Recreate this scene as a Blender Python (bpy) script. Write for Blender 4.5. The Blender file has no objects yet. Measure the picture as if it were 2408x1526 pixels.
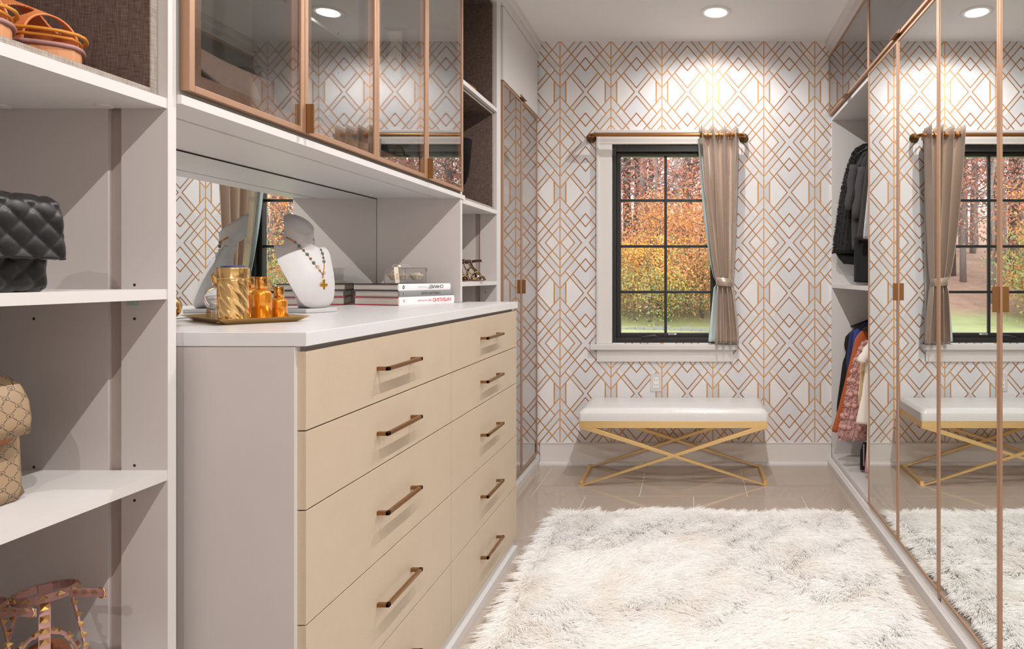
import bpy, bmesh, math, random
import numpy as np
from mathutils import Vector, Matrix
from mathutils.bvhtree import BVHTree

random.seed(7); rng = np.random.default_rng(7)
SC = bpy.context.scene
COL = SC.collection
W, H = 2408, 1526
F = 1500.0                      # focal length in px of the 2408-wide frame
CAMZ = 1.218
VX, VY = 1626.0, 650.0          # principal point in the frame

# ------------------------------------------------------------------ camera
cam = bpy.data.cameras.new('camera'); camo = bpy.data.objects.new('camera', cam); COL.objects.link(camo)
camo.location = (0, 0, CAMZ); camo.rotation_euler = (math.pi/2, 0, 0)
cam.sensor_width = 36; cam.lens = F/W*36
cam.shift_x = (W/2-VX)/W; cam.shift_y = (VY-H/2)/W
cam.clip_start = .02; cam.clip_end = 300
SC.camera = camo

# ------------------------------------------------------------------ world, lights, exposure
world = bpy.data.worlds.new('overcast_sky'); SC.world = world; world.use_nodes = True
wb = world.node_tree.nodes['Background']
wb.inputs[0].default_value = (.94, .97, 1.0, 1); wb.inputs[1].default_value = 2.7
SC.view_settings.view_transform = 'Standard'; SC.view_settings.look = 'None'
SC.view_settings.exposure = 0.0; SC.view_settings.gamma = 1.0; SC.view_settings.use_curve_mapping = False
LIGHT_X = .14
LIGHT_Y = [3.67, 2.35, 1.05, -.25, -1.4]  # last two are unseen lamps added behind the camera as fill light
LIGHT_W = 21.0
LIGHT_COL = (1.0, .96, .925)
CEIL = 2.74
SC.cycles.use_denoising = True
SC.cycles.max_bounces = 12; SC.cycles.diffuse_bounces = 7; SC.cycles.glossy_bounces = 6
SC.cycles.transparent_max_bounces = 24; SC.cycles.transmission_bounces = 8
SC.cycles.sample_clamp_indirect = 6.0
SC.cycles.caustics_reflective = True; SC.cycles.caustics_refractive = False
SC.cycles.blur_glossy = 0.3

def lin(r, g, b):
    f = lambda c: (c/255/12.92) if c/255 <= .04045 else ((c/255+.055)/1.055)**2.4
    return (f(r), f(g), f(b), 1)

# ------------------------------------------------------------------ materials
MATS = {}
def mat(name, col, rough=.5, metal=0, bump=None, var=None, spec=.5, coat=0, sheen=0, emit=None, trans=0, ior=1.45, stretch=None, alpha=1):
    if name in MATS: return MATS[name]
    m = bpy.data.materials.new(name); m.use_nodes = True; MATS[name] = m
    nt = m.node_tree; b = nt.nodes['Principled BSDF']
    if len(col) == 3: col = (*col, 1)
    b.inputs['Base Color'].default_value = col
    b.inputs['Roughness'].default_value = rough; b.inputs['Metallic'].default_value = metal
    b.inputs['Specular IOR Level'].default_value = spec
    b.inputs['Coat Weight'].default_value = coat; b.inputs['Sheen Weight'].default_value = sheen
    b.inputs['Transmission Weight'].default_value = trans; b.inputs['IOR'].default_value = ior
    if emit: b.inputs['Emission Color'].default_value = (*emit[:3], 1); b.inputs['Emission Strength'].default_value = emit[3]
    tc = nt.nodes.new('ShaderNodeTexCoord'); mp = nt.nodes.new('ShaderNodeMapping')
    nt.links.new(tc.outputs['Object'], mp.inputs[0])
    if stretch: mp.inputs['Scale'].default_value = stretch
    if var:   # (scale, amount)
        n = nt.nodes.new('ShaderNodeTexNoise'); n.inputs['Scale'].default_value = var[0]; n.inputs['Detail'].default_value = 4
        nt.links.new(mp.outputs[0], n.inputs[0])
        mx = nt.nodes.new('ShaderNodeMix'); mx.data_type = 'RGBA'
        mx.inputs['A'].default_value = tuple(c*(1-var[1]) for c in col[:3])+(1,)
        mx.inputs['B'].default_value = tuple(min(1, c*(1+var[1])) for c in col[:3])+(1,)
        nt.links.new(n.outputs[0], mx.inputs[0]); nt.links.new(mx.outputs['Result'], b.inputs['Base Color'])
    if bump:  # (scale, strength, distance)
        n = nt.nodes.new('ShaderNodeTexNoise'); n.inputs['Scale'].default_value = bump[0]; n.inputs['Detail'].default_value = 3
        nt.links.new(mp.outputs[0], n.inputs[0])
        bp = nt.nodes.new('ShaderNodeBump'); bp.inputs['Strength'].default_value = bump[1]; bp.inputs['Distance'].default_value = bump[2]
        nt.links.new(n.outputs[0], bp.inputs['Height']); nt.links.new(bp.outputs[0], b.inputs['Normal'])
    return m

class NG:
    """small helper to write shader maths"""
    def __init__(s, m): s.nt = m.node_tree
    def m(s, op, a, b=None, c=None, clamp=False):
        n = s.nt.nodes.new('ShaderNodeMath'); n.operation = op; n.use_clamp = clamp
        for i, v in enumerate((a, b, c)):
            if v is None: continue
            if isinstance(v, (int, float)): n.inputs[i].default_value = v
            else: s.nt.links.new(v, n.inputs[i])
        return n.outputs[0]
    def mix(s, f, a, b):
        n = s.nt.nodes.new('ShaderNodeMix'); n.data_type = 'RGBA'
        for k, v in ((0, f), ('A', a), ('B', b)):
            if isinstance(v, (int, float, tuple)): n.inputs[k].default_value = v
            else: s.nt.links.new(v, n.inputs[k])
        return n.outputs['Result']

def wallpaper():
    m = bpy.data.materials.new('art_deco_wallpaper'); m.use_nodes = True
    g = NG(m); nt = m.node_tree; b = nt.nodes['Principled BSDF']
    tc = nt.nodes.new('ShaderNodeTexCoord'); sp = nt.nodes.new('ShaderNodeSeparateXYZ')
    nt.links.new(tc.outputs['Object'], sp.inputs[0])
    K = 1/7.61e-4
    x = g.m('MULTIPLY', g.m('ADD', sp.outputs[0], .687), K)
    z = g.m('MULTIPLY', g.m('SUBTRACT', 2.414, sp.outputs[2]), K*.9975)
    u = g.m('ABSOLUTE', g.m('SUBTRACT', g.m('FLOORED_MODULO', g.m('ADD', x, 217), 434), 217))
    v = g.m('ABSOLUTE', g.m('SUBTRACT', g.m('FLOORED_MODULO', g.m('ADD', z, 427), 854), 427))
    k = 1.18
    ku = g.m('MULTIPLY', u, k)
    P = g.m('ADD', v, ku); M = g.m('SUBTRACT', v, ku)
    hw = 6.4; hd = hw*math.hypot(1, k)*.74
    def near(val, c, w): # 1 where |val-c|<w, soft edge
        return g.m('SUBTRACT', 1, g.m('DIVIDE', g.m('SUBTRACT', g.m('ABSOLUTE', g.m('SUBTRACT', val, c)), w*.75), w*.5), clamp=True) if False else \
            g.m('LESS_THAN', g.m('ABSOLUTE', g.m('SUBTRACT', val, c)), w)
    lt = lambda a, c: g.m('LESS_THAN', a, c)
    gt = lambda a, c: g.m('GREATER_THAN', a, c)
    L = [g.m('GREATER_THAN', u, 217-hw*.72)]
    L.append(g.m('MULTIPLY', near(M, 35, hd), lt(u, 108.5)))
    L.append(g.m('MULTIPLY', near(M, -20, hd), lt(u, 174)))
    for c in (291, 391, 466, 536): L.append(near(P, c, hd))
    L.append(near(M, 180, hd))
    L.append(g.m('MULTIPLY', near(u, 168, hw*.9), lt(v, 93)))
    line = L[0]
    for q in L[1:]: line = g.m('MAXIMUM', line, q)
    # cell tone
    cell = None
    for val, c, wgt in ((P, 291, 1.3), (P, 391, 2.9), (P, 466, 5.1), (P, 536, 7.7), (M, 180, 11.3), (u, 168.0, 0), (M, 35, 3.7), (M, -20, 6.1)):
        t = g.m('MULTIPLY', gt(val, c), wgt)
        cell = t if cell is None else g.m('ADD', cell, t)
    idx = g.m('FLOOR', g.m('DIVIDE', g.m('ADD', x, 0.01), 217)); idz = g.m('FLOOR', g.m('DIVIDE', z, 427))
    cell = g.m('ADD', cell, g.m('ADD', g.m('MULTIPLY', idx, .0), g.m('MULTIPLY', idz, 0.0)))
    h = g.m('FRACT', g.m('MULTIPLY', g.m('SINE', g.m('MULTIPLY', cell, 12.9898)), 437.585))
    n1 = nt.nodes.new('ShaderNodeTexNoise'); n1.inputs['Scale'].default_value = 9; n1.inputs['Detail'].default_value = 5
    nt.links.new(tc.outputs['Object'], n1.inputs[0])
    hh = g.m('ADD', g.m('MULTIPLY', h, .75), g.m('MULTIPLY', n1.outputs[0], .45), clamp=True)
    fill = g.mix(hh, lin(232, 230, 231), lin(206, 208, 213))
    barcell = g.m('MULTIPLY', gt(u, 168), g.m('MULTIPLY', lt(v, 93), lt(P, 291)))
    fill = g.mix(g.m('MULTIPLY', barcell, .6), fill, lin(186, 190, 197))
    gold = g.m('ADD', g.m('MULTIPLY', g.m('DIVIDE', u, 217), .9), g.m('MULTIPLY', g.m('SUBTRACT', n1.outputs[0], .5), .8), clamp=True)
    lc = g.mix(gold, lin(164, 112, 76), lin(212, 162, 108))
    nt.links.new(g.mix(line, fill, lc), b.inputs['Base Color'])
    b.inputs['Roughness'].default_value = .62
    nt.links.new(g.m('MULTIPLY', line, .25), b.inputs['Metallic'])
    return m

def glassy(name, tint, ior=1.5, gloss=(1, 1, 1, 1), rough=0.0, boost=1.0):
    if name in MATS: return MATS[name]
    m = bpy.data.materials.new(name); m.use_nodes = True; nt = m.node_tree; MATS[name] = m
    nt.nodes.remove(nt.nodes['Principled BSDF'])
    out = [n for n in nt.nodes if n.type == 'OUTPUT_MATERIAL'][0]
    fr = nt.nodes.new('ShaderNodeLayerWeight'); fr.inputs['Blend'].default_value = .5
    g = NG(m)
    # Schlick from facing: F0+(1-F0)*facing^5
    f0 = ((ior-1)/(ior+1))**2
    fac = g.m('ADD', f0*boost, g.m('MULTIPLY', g.m('POWER', fr.outputs['Facing'], 2.6), .85), clamp=True)
    tr = nt.nodes.new('ShaderNodeBsdfTransparent'); tr.inputs[0].default_value = (*tint, 1)
    gl = nt.nodes.new('ShaderNodeBsdfGlossy'); gl.inputs['Roughness'].default_value = rough; gl.inputs['Color'].default_value = gloss
    mx = nt.nodes.new('ShaderNodeMixShader')
    nt.links.new(fac, mx.inputs[0]); nt.links.new(tr.outputs[0], mx.inputs[1]); nt.links.new(gl.outputs[0], mx.inputs[2])
    nt.links.new(mx.outputs[0], out.inputs[0])
    return m

def island_mat(name, cols, rough=.8, transl=.3):
    m = bpy.data.materials.new(name); m.use_nodes = True; nt = m.node_tree; MATS[name] = m
    b = nt.nodes['Principled BSDF']; out = [n for n in nt.nodes if n.type == 'OUTPUT_MATERIAL'][0]
    geo = nt.nodes.new('ShaderNodeNewGeometry'); cr = nt.nodes.new('ShaderNodeValToRGB'); cr.color_ramp.interpolation = 'LINEAR'
    e = cr.color_ramp.elements
    while len(e) < len(cols): e.new(.5)
    for i, c in enumerate(cols): e[i].position = i/(len(cols)-1); e[i].color = c
    nt.links.new(geo.outputs['Random Per Island'], cr.inputs[0]); nt.links.new(cr.outputs[0], b.inputs['Base Color'])
    b.inputs['Roughness'].default_value = rough; b.inputs['Specular IOR Level'].default_value = .2
    t = nt.nodes.new('ShaderNodeBsdfTranslucent'); nt.links.new(cr.outputs[0], t.inputs[0])
    mx = nt.nodes.new('ShaderNodeMixShader'); mx.inputs[0].default_value = transl
    nt.links.new(b.outputs[0], mx.inputs[1]); nt.links.new(t.outputs[0], mx.inputs[2]); nt.links.new(mx.outputs[0], out.inputs[0])
    return m

def weave(name, c1, c2, scale=700):
    m = bpy.data.materials.new(name); m.use_nodes = True; nt = m.node_tree; MATS[name] = m; g = NG(m)
    b = nt.nodes['Principled BSDF']; b.inputs['Roughness'].default_value = .95; b.inputs['Specular IOR Level'].default_value = .15
    tc = nt.nodes.new('ShaderNodeTexCoord')
    vals = []
    for st in ((1, 1, .06), (.06, .06, 1)):
        mp = nt.nodes.new('ShaderNodeMapping'); mp.inputs['Scale'].default_value = st; nt.links.new(tc.outputs['Object'], mp.inputs[0])
        n = nt.nodes.new('ShaderNodeTexNoise'); n.inputs['Scale'].default_value = scale; n.inputs['Detail'].default_value = 2
        nt.links.new(mp.outputs[0], n.inputs[0]); vals.append(n.outputs[0])
    f = g.m('MULTIPLY', g.m('SUBTRACT', g.m('ADD', vals[0], vals[1]), .7), 1.7, clamp=True)
    nt.links.new(g.mix(f, c1, c2), b.inputs['Base Color'])
    return m

M_white = mat('white_laminate', (.66, .64, .63), .42, bump=(900, .03, .0004))
M_edge = mat('white_edge', (.64, .62, .615), .38)
M_grey = mat('pale_taupe_laminate', (.52, .478, .468), .45, bump=(900, .03, .0004))
M_counter = mat('white_solid_worktop', (.64, .63, .65), .28)
M_ceil = mat('ceiling_paint', (.82, .81, .80), .9, bump=(400, .05, .0005))
M_paint = mat('wall_paint', (.70, .66, .62), .85)
M_trim = mat('satin_white_trim', (.70, .67, .65), .35)
M_paper = wallpaper()
M_tan = mat('tan_textured_drawer_front', (.50, .405, .305), .55, bump=(260, .25, .0012), var=(14, .04))
M_bronze = mat('rose_bronze_metal', lin(174, 138, 113), .42, .45, var=(30, .05), stretch=(1, 1, .08))
M_bronze2 = mat('inner_bronze_metal', lin(170, 134, 112), .5, .4)
M_pull = mat('antique_bronze_pull', lin(140, 100, 62), .36, .75)
M_gold = mat('satin_gold_metal', lin(226, 192, 134), .36, .6)
M_glass = glassy('clear_cabinet_glass', (.80, .80, .79), 1.55, boost=1.9)
M_bglass = glassy('bronze_tinted_glass', (.70, .64, .61), 1.55, boost=2.6)
M_sglass = glassy('smoked_glass', (.50, .48, .49), 1.55, boost=1.8)
M_wglass = glassy('window_glass', (.98, .99, .99), 1.45, boost=.4)
M_acryl = glassy('clear_acrylic', (.93, .93, .93), 1.49)
M_edgeglass = mat('green_glass_edge', lin(86, 112, 104), .1, coat=.5)
M_black = mat('black_window_frame', lin(40, 38, 38), .4)
M_linen = weave('brown_linen', lin(74, 60, 55), lin(122, 104, 96))
M_linen2 = weave('grey_linen_trim', lin(136, 126, 118), lin(176, 166, 158))
M_dark = mat('dark_hole', (.03, .02, .015), .8)
M_groove = mat('taupe_groove', lin(158, 144, 138), .6)

def mirror(name, c):
    m = bpy.data.materials.new(name); m.use_nodes = True; MATS[name] = m
    b = m.node_tree.nodes['Principled BSDF']; b.inputs['Base Color'].default_value = c; b.inputs['Metallic'].default_value = 1; b.inputs['Roughness'].default_value = 0.0
    return m
M_mirror = mirror('mirror_silver', (.90, .925, .915, 1))

# ------------------------------------------------------------------ mesh helpers
class MB:
    def __init__(s, xf=None): s.v = []; s.f = []; s.xf = xf; s.sm = []
    def add(s, vs, fs, smooth=False):
        o = len(s.v)
        if s.xf is not None: vs = [tuple(s.xf @ Vector(p)) for p in vs]
        s.v += [tuple(p) for p in vs]; s.f += [tuple(o+i for i in q) for q in fs]; s.sm += [smooth]*len(fs)
        return s
    def box(s, x0, x1, y0, y1, z0, z1):
        x0, x1 = min(x0, x1), max(x0, x1); y0, y1 = min(y0, y1), max(y0, y1); z0, z1 = min(z0, z1), max(z0, z1)
        vs = [(x, y, z) for z in (z0, z1) for y in (y0, y1) for x in (x0, x1)]
        return s.add(vs, [(0, 2, 3, 1), (4, 5, 7, 6), (0, 1, 5, 4), (2, 6, 7, 3), (0, 4, 6, 2), (1, 3, 7, 5)])
    def grid(s, P, closed_u=False, closed_v=False, smooth=True, cap=False):
        nu, nv = len(P), len(P[0]); vs = [p for r in P for p in r]; fs = []
        for i in range(nu if closed_u else nu-1):
            for j in range(nv if closed_v else nv-1):
                a = i*nv+j; b_ = ((i+1) % nu)*nv+j; c = ((i+1) % nu)*nv+(j+1) % nv; d = i*nv+(j+1) % nv
                fs.append((a, b_, c, d))
        if cap:
            fs.append(tuple(range(nv-1, -1, -1))); fs.append(tuple((nu-1)*nv+j for j in range(nv)))
        return s.add(vs, fs, smooth)
    def tube(s, pts, r, n=10, smooth=True, closed=False):
        pts = [Vector(p) for p in pts]; rings = []; N = len(pts)
        up = Vector((0, 0, 1)); prev = None
        for i, p in enumerate(pts):
            if closed: t = pts[(i+1) % N]-pts[i-1]
            else: t = pts[min(i+1, N-1)]-pts[max(i-1, 0)]
            t.normalize()
            a = prev if prev is not None else (up if abs(t.dot(up)) < .9 else Vector((1, 0, 0)))
            a = (a-t*a.dot(t)).normalized(); prev = a; b_ = t.cross(a)
            rr = r[i] if hasattr(r, '__len__') else r
            rings.append([tuple(p+a*(rr*math.cos(2*math.pi*k/n))+b_*(rr*math.sin(2*math.pi*k/n))) for k in range(n)])
        return s.grid(rings, closed_u=closed, closed_v=True, smooth=smooth, cap=not closed)
    def strip(s, pts, nrm, w, t):
        """flat strap: path pts, per-point width direction nrm, width w, thickness t"""
        rings = []; N = len(pts); pts = [Vector(p) for p in pts]
        for i, p in enumerate(pts):
            tg = (pts[min(i+1, N-1)]-pts[max(i-1, 0)]).normalized(); nn = Vector(nrm[i] if isinstance(nrm, list) else nrm)
            nn = (nn-tg*nn.dot(tg)).normalized(); b_ = tg.cross(nn)
            ww = w[i] if hasattr(w, '__len__') else w
            rings.append([tuple(p+nn*sx*ww/2+b_*sy*t/2) for sx, sy in ((-1, -1), (1, -1), (1, 1), (-1, 1))])
        return s.grid(rings, closed_v=True, smooth=False, cap=True)
    def lathe(s, prof, cx, cy, n=32, smooth=True, twist=None):
        rings = [[(cx+r*math.cos(2*math.pi*k/n), cy+r*math.sin(2*math.pi*k/n), z) for k in range(n)] for r, z in prof]
        return s.grid(rings, closed_v=True, smooth=smooth, cap=True)
    def ball(s, c, r, n=10, sc=(1, 1, 1)):
        rings = []
        for i in range(n+1):
            a = math.pi*i/n; rr = math.sin(a)+1e-4
            rings.append([(c[0]+r*sc[0]*rr*math.cos(2*math.pi*k/(n*2)), c[1]+r*sc[1]*rr*math.sin(2*math.pi*k/(n*2)), c[2]+r*sc[2]*math.cos(a)) for k in range(n*2)])
        return s.grid(rings, closed_v=True, smooth=True)
    def prism(s, poly, axis, a0, a1):
        """poly 2-D points in the plane of the other axes, extruded along axis"""
        def P(p, a):
            if axis == 0: return (a, p[0], p[1])
            if axis == 1: return (p[0], a, p[1])
            return (p[0], p[1], a)
        n = len(poly)
        vs = [P(p, a0) for p in poly]+[P(p, a1) for p in poly]
        fs = [tuple(range(n-1, -1, -1)), tuple(range(n, 2*n))]+[(i, (i+1) % n, n+(i+1) % n, n+i) for i in range(n)]
        return s.add(vs, fs)
    def mesh(s, name, m):
        me = bpy.data.meshes.new(name); me.from_pydata(s.v, [], s.f); me.update()
        me.polygons.foreach_set('use_smooth', s.sm)
        bm = bmesh.new(); bm.from_mesh(me); bmesh.ops.recalc_face_normals(bm, faces=bm.faces); bm.to_mesh(me); bm.free()
        if m is not None: me.materials.append(m)
        return me
    def obj(s, name, m, parent=None, bevel=0, label=None, kind=None, seg=2):
        o = bpy.data.objects.new(name, s.mesh(name, m)); COL.objects.link(o)
        if parent is not None:
            o.parent = parent; p = parent; off = Vector((0, 0, 0))
            while p is not None: off += Vector(p.location); p = p.parent
            o.location = -off
        if bevel:
            b = o.modifiers.new('bevel', 'BEVEL'); b.width = bevel; b.segments = seg; b.limit_method = 'ANGLE'; b.angle_limit = .7
            b.harden_normals = False
        if label: o['label'] = label
        if kind: o['kind'] = kind
        return o

def box(name, m, x0, x1, y0, y1, z0, z1, parent=None, bevel=0, **k):
    return MB().box(x0, x1, y0, y1, z0, z1).obj(name, m, parent, bevel, **k)
def tag(o, label, cat, group=None, kind=None):
    o['label'] = label; o['category'] = cat
    if group: o['group'] = group
    if kind: o['kind'] = kind
    return o
def thing(name, loc, label, cat, group=None, kind=None):
    o = bpy.data.objects.new(name, None); o.empty_display_size = .05; COL.objects.link(o); o.location = loc
    return tag(o, label, cat, group, kind)
def px(x, y, Y):   # world point on the ray of pixel (x,y) at depth Y
    return Vector(((x-VX)*Y/F, Y, CAMZ+(VY-y)*Y/F))

WY = 4.135    # back wall plane
XL, XR = -1.36, 1.55
YB = -2.1     # wall behind the camera

# ================================================================== structure
# floor: individually laid 60 cm tiles
fl = thing('floor', (0, 0, 0), 'glossy taupe tile floor in running bond with pale joints', 'floor', kind='structure')
box('grout_bed', mat('grout', lin(226, 214, 202), .8), XL, XR, YB, WY, -.05, -.0035, fl)
M_tile = mat('polished_taupe_tile', lin(176, 162, 150), .07, var=(5, .04), spec=.7)
T = .6; gap = .0042; r = 0; y1 = 3.537+T
tile_cache = {}
while y1 > YB:
    y0 = y1-T
    off = .3115 if r % 2 == 0 else .612
    ix = -5
    for ix in range(-4, 4):
        a = off+ix*T; b = a+T
        a_, b_ = max(a, XL), min(b, XR); ya, yb_ = max(y0, YB), min(y1, WY)
        if b_-a_ < .02: continue
        key = (round(b_-a_, 3), round(yb_-ya, 3))
        if key not in tile_cache:
            mb = MB(); w, d = key; e = .0012; g2 = gap/2
            vs = [(g2, g2, -.02), (w-g2, g2, -.02), (w-g2, d-g2, -.02), (g2, d-g2, -.02), (g2, g2, -e), (w-g2, g2, -e), (w-g2, d-g2, -e), (g2, d-g2, -e),
                  (g2+e, g2+e, 0), (w-g2-e, g2+e, 0), (w-g2-e, d-g2-e, 0), (g2+e, d-g2-e, 0)]
            mb.add(vs, [(0, 1, 5, 4), (1, 2, 6, 5), (2, 3, 7, 6), (3, 0, 4, 7), (4, 5, 9, 8), (5, 6, 10, 9), (6, 7, 11, 10), (7, 4, 8, 11), (8, 9, 10, 11), (3, 2, 1, 0)])
            tile_cache[key] = mb.mesh('floor_tile', M_tile)
        o = bpy.data.objects.new('floor_tile', tile_cache[key]); COL.objects.link(o); o.parent = fl; o.location = (a_, ya, 0)
    y1 -= T; r += 1

cl = box('ceiling', M_ceil, XL, XR, YB, WY, CEIL, CEIL+.08); tag(cl, 'flat off-white ceiling with recessed downlights', 'ceiling', kind='structure')
# back wall with the window opening
WX0, WX1, WZ0, WZ1 = -.513, .174, .788, 2.072
mb = MB()
mb.box(XL, WX0, WY, WY+.16, 0, CEIL); mb.box(WX1, XR, WY, WY+.16, 0, CEIL)
mb.box(WX0, WX1, WY, WY+.16, 0, WZ0); mb.box(WX0, WX1, WY, WY+.16, WZ1, CEIL)
wb_ = mb.obj('wall_back', M_paper); tag(wb_, 'far wall papered in white with copper art deco lattice lines', 'wall', kind='structure')
tag(box('wall_left', M_paint, XL-.1, XL, YB, WY, 0, CEIL), 'plain wall behind the left cabinets', 'wall', kind='structure')
tag(box('wall_right', M_paint, XR, XR+.1, YB, WY, 0, CEIL), 'plain wall behind the mirrored wardrobes', 'wall', kind='structure')
tag(box('wall_front', M_paint, XL, XR, YB-.1, YB, 0, CEIL), 'plain wall behind the camera', 'wall', kind='structure')

# baseboard
bb = thing('baseboard_back', (0, WY, 0), 'satin white baseboard with a quarter-round shoe under the papered wall', 'baseboard', kind='structure')
box('board', M_trim, -.98, .905, WY-.014, WY, .0, .137, bb, .003)
box('board_cap', M_edge, -.98, .905, WY-.017, WY, .1375, .143, bb, .001)
mb = MB(); pr = [(WY-.014, .0), (WY-.032, .0), (WY-.031, .010), (WY-.026, .018), (WY-.014, .021)]
mb.prism([(a, b) for a, b in pr], 0, -.98, .885); mb.obj('shoe_moulding', M_edge, bb)

# ceiling trims (slim crown over the cabinets)
for nm, x0, x1 in (('trim_1', -1.0, -.972), ('trim_2', .868, .897)):
    t = box(nm, M_trim, x0, x1, YB, WY, 2.695, CEIL, None, .003)
    tag(t, 'slim white ceiling trim above the %s cabinets' % ('drawer side' if x0 < 0 else 'mirror side'), 'trim', kind='structure')
for nm, x0, x1, lb in (('trim_3', -1.36, -.985, 'white filler board over the glass cabinets'), ('trim_4', .889, 1.55, 'white filler board over the mirrored wardrobes')):
    t = box(nm, M_white, x0, x1, YB, WY, 2.645, 2.695)
    tag(t, lb, 'trim', kind='structure')

# window
win = thing('window_1', (-.17, WY, .79), 'black framed casement window with eight panes, white casing and sill', 'window', kind='structure')
cs0, cs1 = -.609, .270
mb = MB()
mb.box(cs0, WX0, WY-.02, WY, .782, WZ1); mb.obj('side_casing', M_trim, win, .003)
mb = MB(); mb.box(WX1, cs1, WY-.02, WY, .782, WZ1); mb.obj('side_casing', M_trim, win, .003)
box('head_casing', M_trim, cs0, cs1, WY-.022, WY, WZ1, 2.142, win, .003)
box('head_cap', M_edge, cs0-.012, cs1+.012, WY-.034, WY, 2.142, 2.162, win, .003)
box('outer_bead', M_edge, cs0-.004, cs0+.012, WY-.027, WY, .782, 2.142, win, .002)
box('outer_bead', M_edge, cs1-.012, cs1+.004, WY-.027, WY, .782, 2.142, win, .002)
box('window_sill', M_edge, -.65, .297, WY-.055, WY+.03, .7475, .782, win, .004)
box('apron', M_trim, -.612, .268, WY-.02, WY, .667, .7475, win, .003)
def ring(mb, x0, x1, z0, z1, l, r_, b, t, ya, yb):
    mb.box(x0, x0+l, ya, yb, z0, z1); mb.box(x1-r_, x1, ya, yb, z0, z1)
    mb.box(x0+l, x1-r_, ya, yb, z0, z0+b); mb.box(x0+l, x1-r_, ya, yb, z1-t, z1)
mb = MB(); ring(mb, WX0, WX1, WZ0, WZ1, .024, .024, .032, .045, WY+.0, WY+.12); mb.obj('window_frame', M_black, win, .002)
mb = MB(); ring(mb, WX0+.024, WX1-.024, WZ0+.032, WZ1-.045, .027, .027, .029, .026, WY+.03, WY+.075); mb.obj('window_sash', M_black, win, .003)
GX0, GX1, GZ0, GZ1 = -.462, .123, .849, 2.001
zz = [GZ0, 1.116, 1.415, 1.716, GZ1]; xx = [GX0, -.1695, GX1]
for i in range(4):
    for j in range(2):
        box('pane', M_wglass, xx[j]+.0005, xx[j+1]-.0005, WY+.050, WY+.054, zz[i]+.0005, zz[i+1]-.0005, win)
box('muntin', M_black, -.1785, -.1605, WY+.042, WY+.062, GZ0, GZ1, win, .003)
for z in zz[1:-1]: box('muntin', M_black, GX0, GX1, WY+.043, WY+.061, z-.009, z+.009, win, .003)
mb = MB(); mb.box(-.275, -.205, WY-.004, WY+.02, .800, .815)
mb.tube([(-.215, WY+.0, .822), (-.235, WY-.012, .835), (-.275, WY-.014, .832), (-.315, WY-.012, .822), (-.322, WY-.010, .812)], [.006, .008, .007, .006, .004], 8)
mb.obj('crank_handle', M_black, win, .001, label='folding black crank handle')
box('maker_label', mat('sticker_white', lin(225, 225, 225), .5), -.150, -.098, WY+.0255, WY+.0285, .8375, .847, win)
box('label_print', M_dark, -.146, -.112, WY+.0245, WY+.0257, .8405, .8445, win)

# outlet
ot = thing('power_outlet', (-.23, WY, .53), 'white double power outlet on the papered wall above the bench', 'outlet')
box('cover_plate', M_edge, -.2665, -.1935, WY-.006, WY, .4725, .5875, ot, .002)
box('socket_insert', mat('socket_plastic', lin(236, 234, 230), .35), -.247, -.213, WY-.009, WY-.005, .496, .564, ot, .002)
mb = MB()
for cz in (.547, .513):
    mb.box(-.239, -.236, WY-.0098, WY-.0085, cz-.001, cz+.008); mb.box(-.224, -.221, WY-.0098, WY-.0085, cz-.001, cz+.007)
    mb.box(-.2315, -.2285, WY-.0098, WY-.0085, cz-.010, cz-.006)
mb.obj('slots', M_dark, ot)

# ================================================================== downlights
M_lamp = mat('lamp_lens', (1, 1, 1), .5, emit=(1, .96, .9, 14))
for i, ly in enumerate(LIGHT_Y):
    t = thing('recessed_downlight', (LIGHT_X, ly, CEIL), 'round white recessed downlight in the ceiling, '+['nearest the window wall', 'second from the window wall', 'above the drawer chest', 'unseen and added for fill behind the camera', 'unseen and added for fill at the far end behind the camera'][i], 'light')
    mb = MB()
    prof = [(.052, CEIL+.012), (.056, CEIL-.004), (.072, CEIL-.008), (.088, CEIL-.005), (.090, CEIL-.0003)]
    n = 40
    mb.grid([[(LIGHT_X+r_*math.cos(2*math.pi*k/n), ly+r_*math.sin(2*math.pi*k/n), z) for k in range(n)] for r_, z in prof], closed_v=True)
    mb.obj('trim_ring', mat('lamp_trim', (.85, .84, .82), .4), t)
    mb = MB(); mb.lathe([(.055, CEIL-.0035), (.055, CEIL-.0075)], LIGHT_X, ly, 40, False); mb.obj('lens', M_lamp, t)
    ld = bpy.data.lights.new('downlight_beam', 'SPOT'); ld.energy = LIGHT_W*math.pi*(.52, 1.12, 1.12, 1.12, 1.12)[i]; ld.color = LIGHT_COL
    ld.spot_size = math.radians(168); ld.spot_blend = .6; ld.shadow_soft_size = .007
    lo = bpy.data.objects.new('downlight_beam', ld); COL.objects.link(lo); lo.parent = t; lo.location = (0, 0, -.0155)

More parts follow.
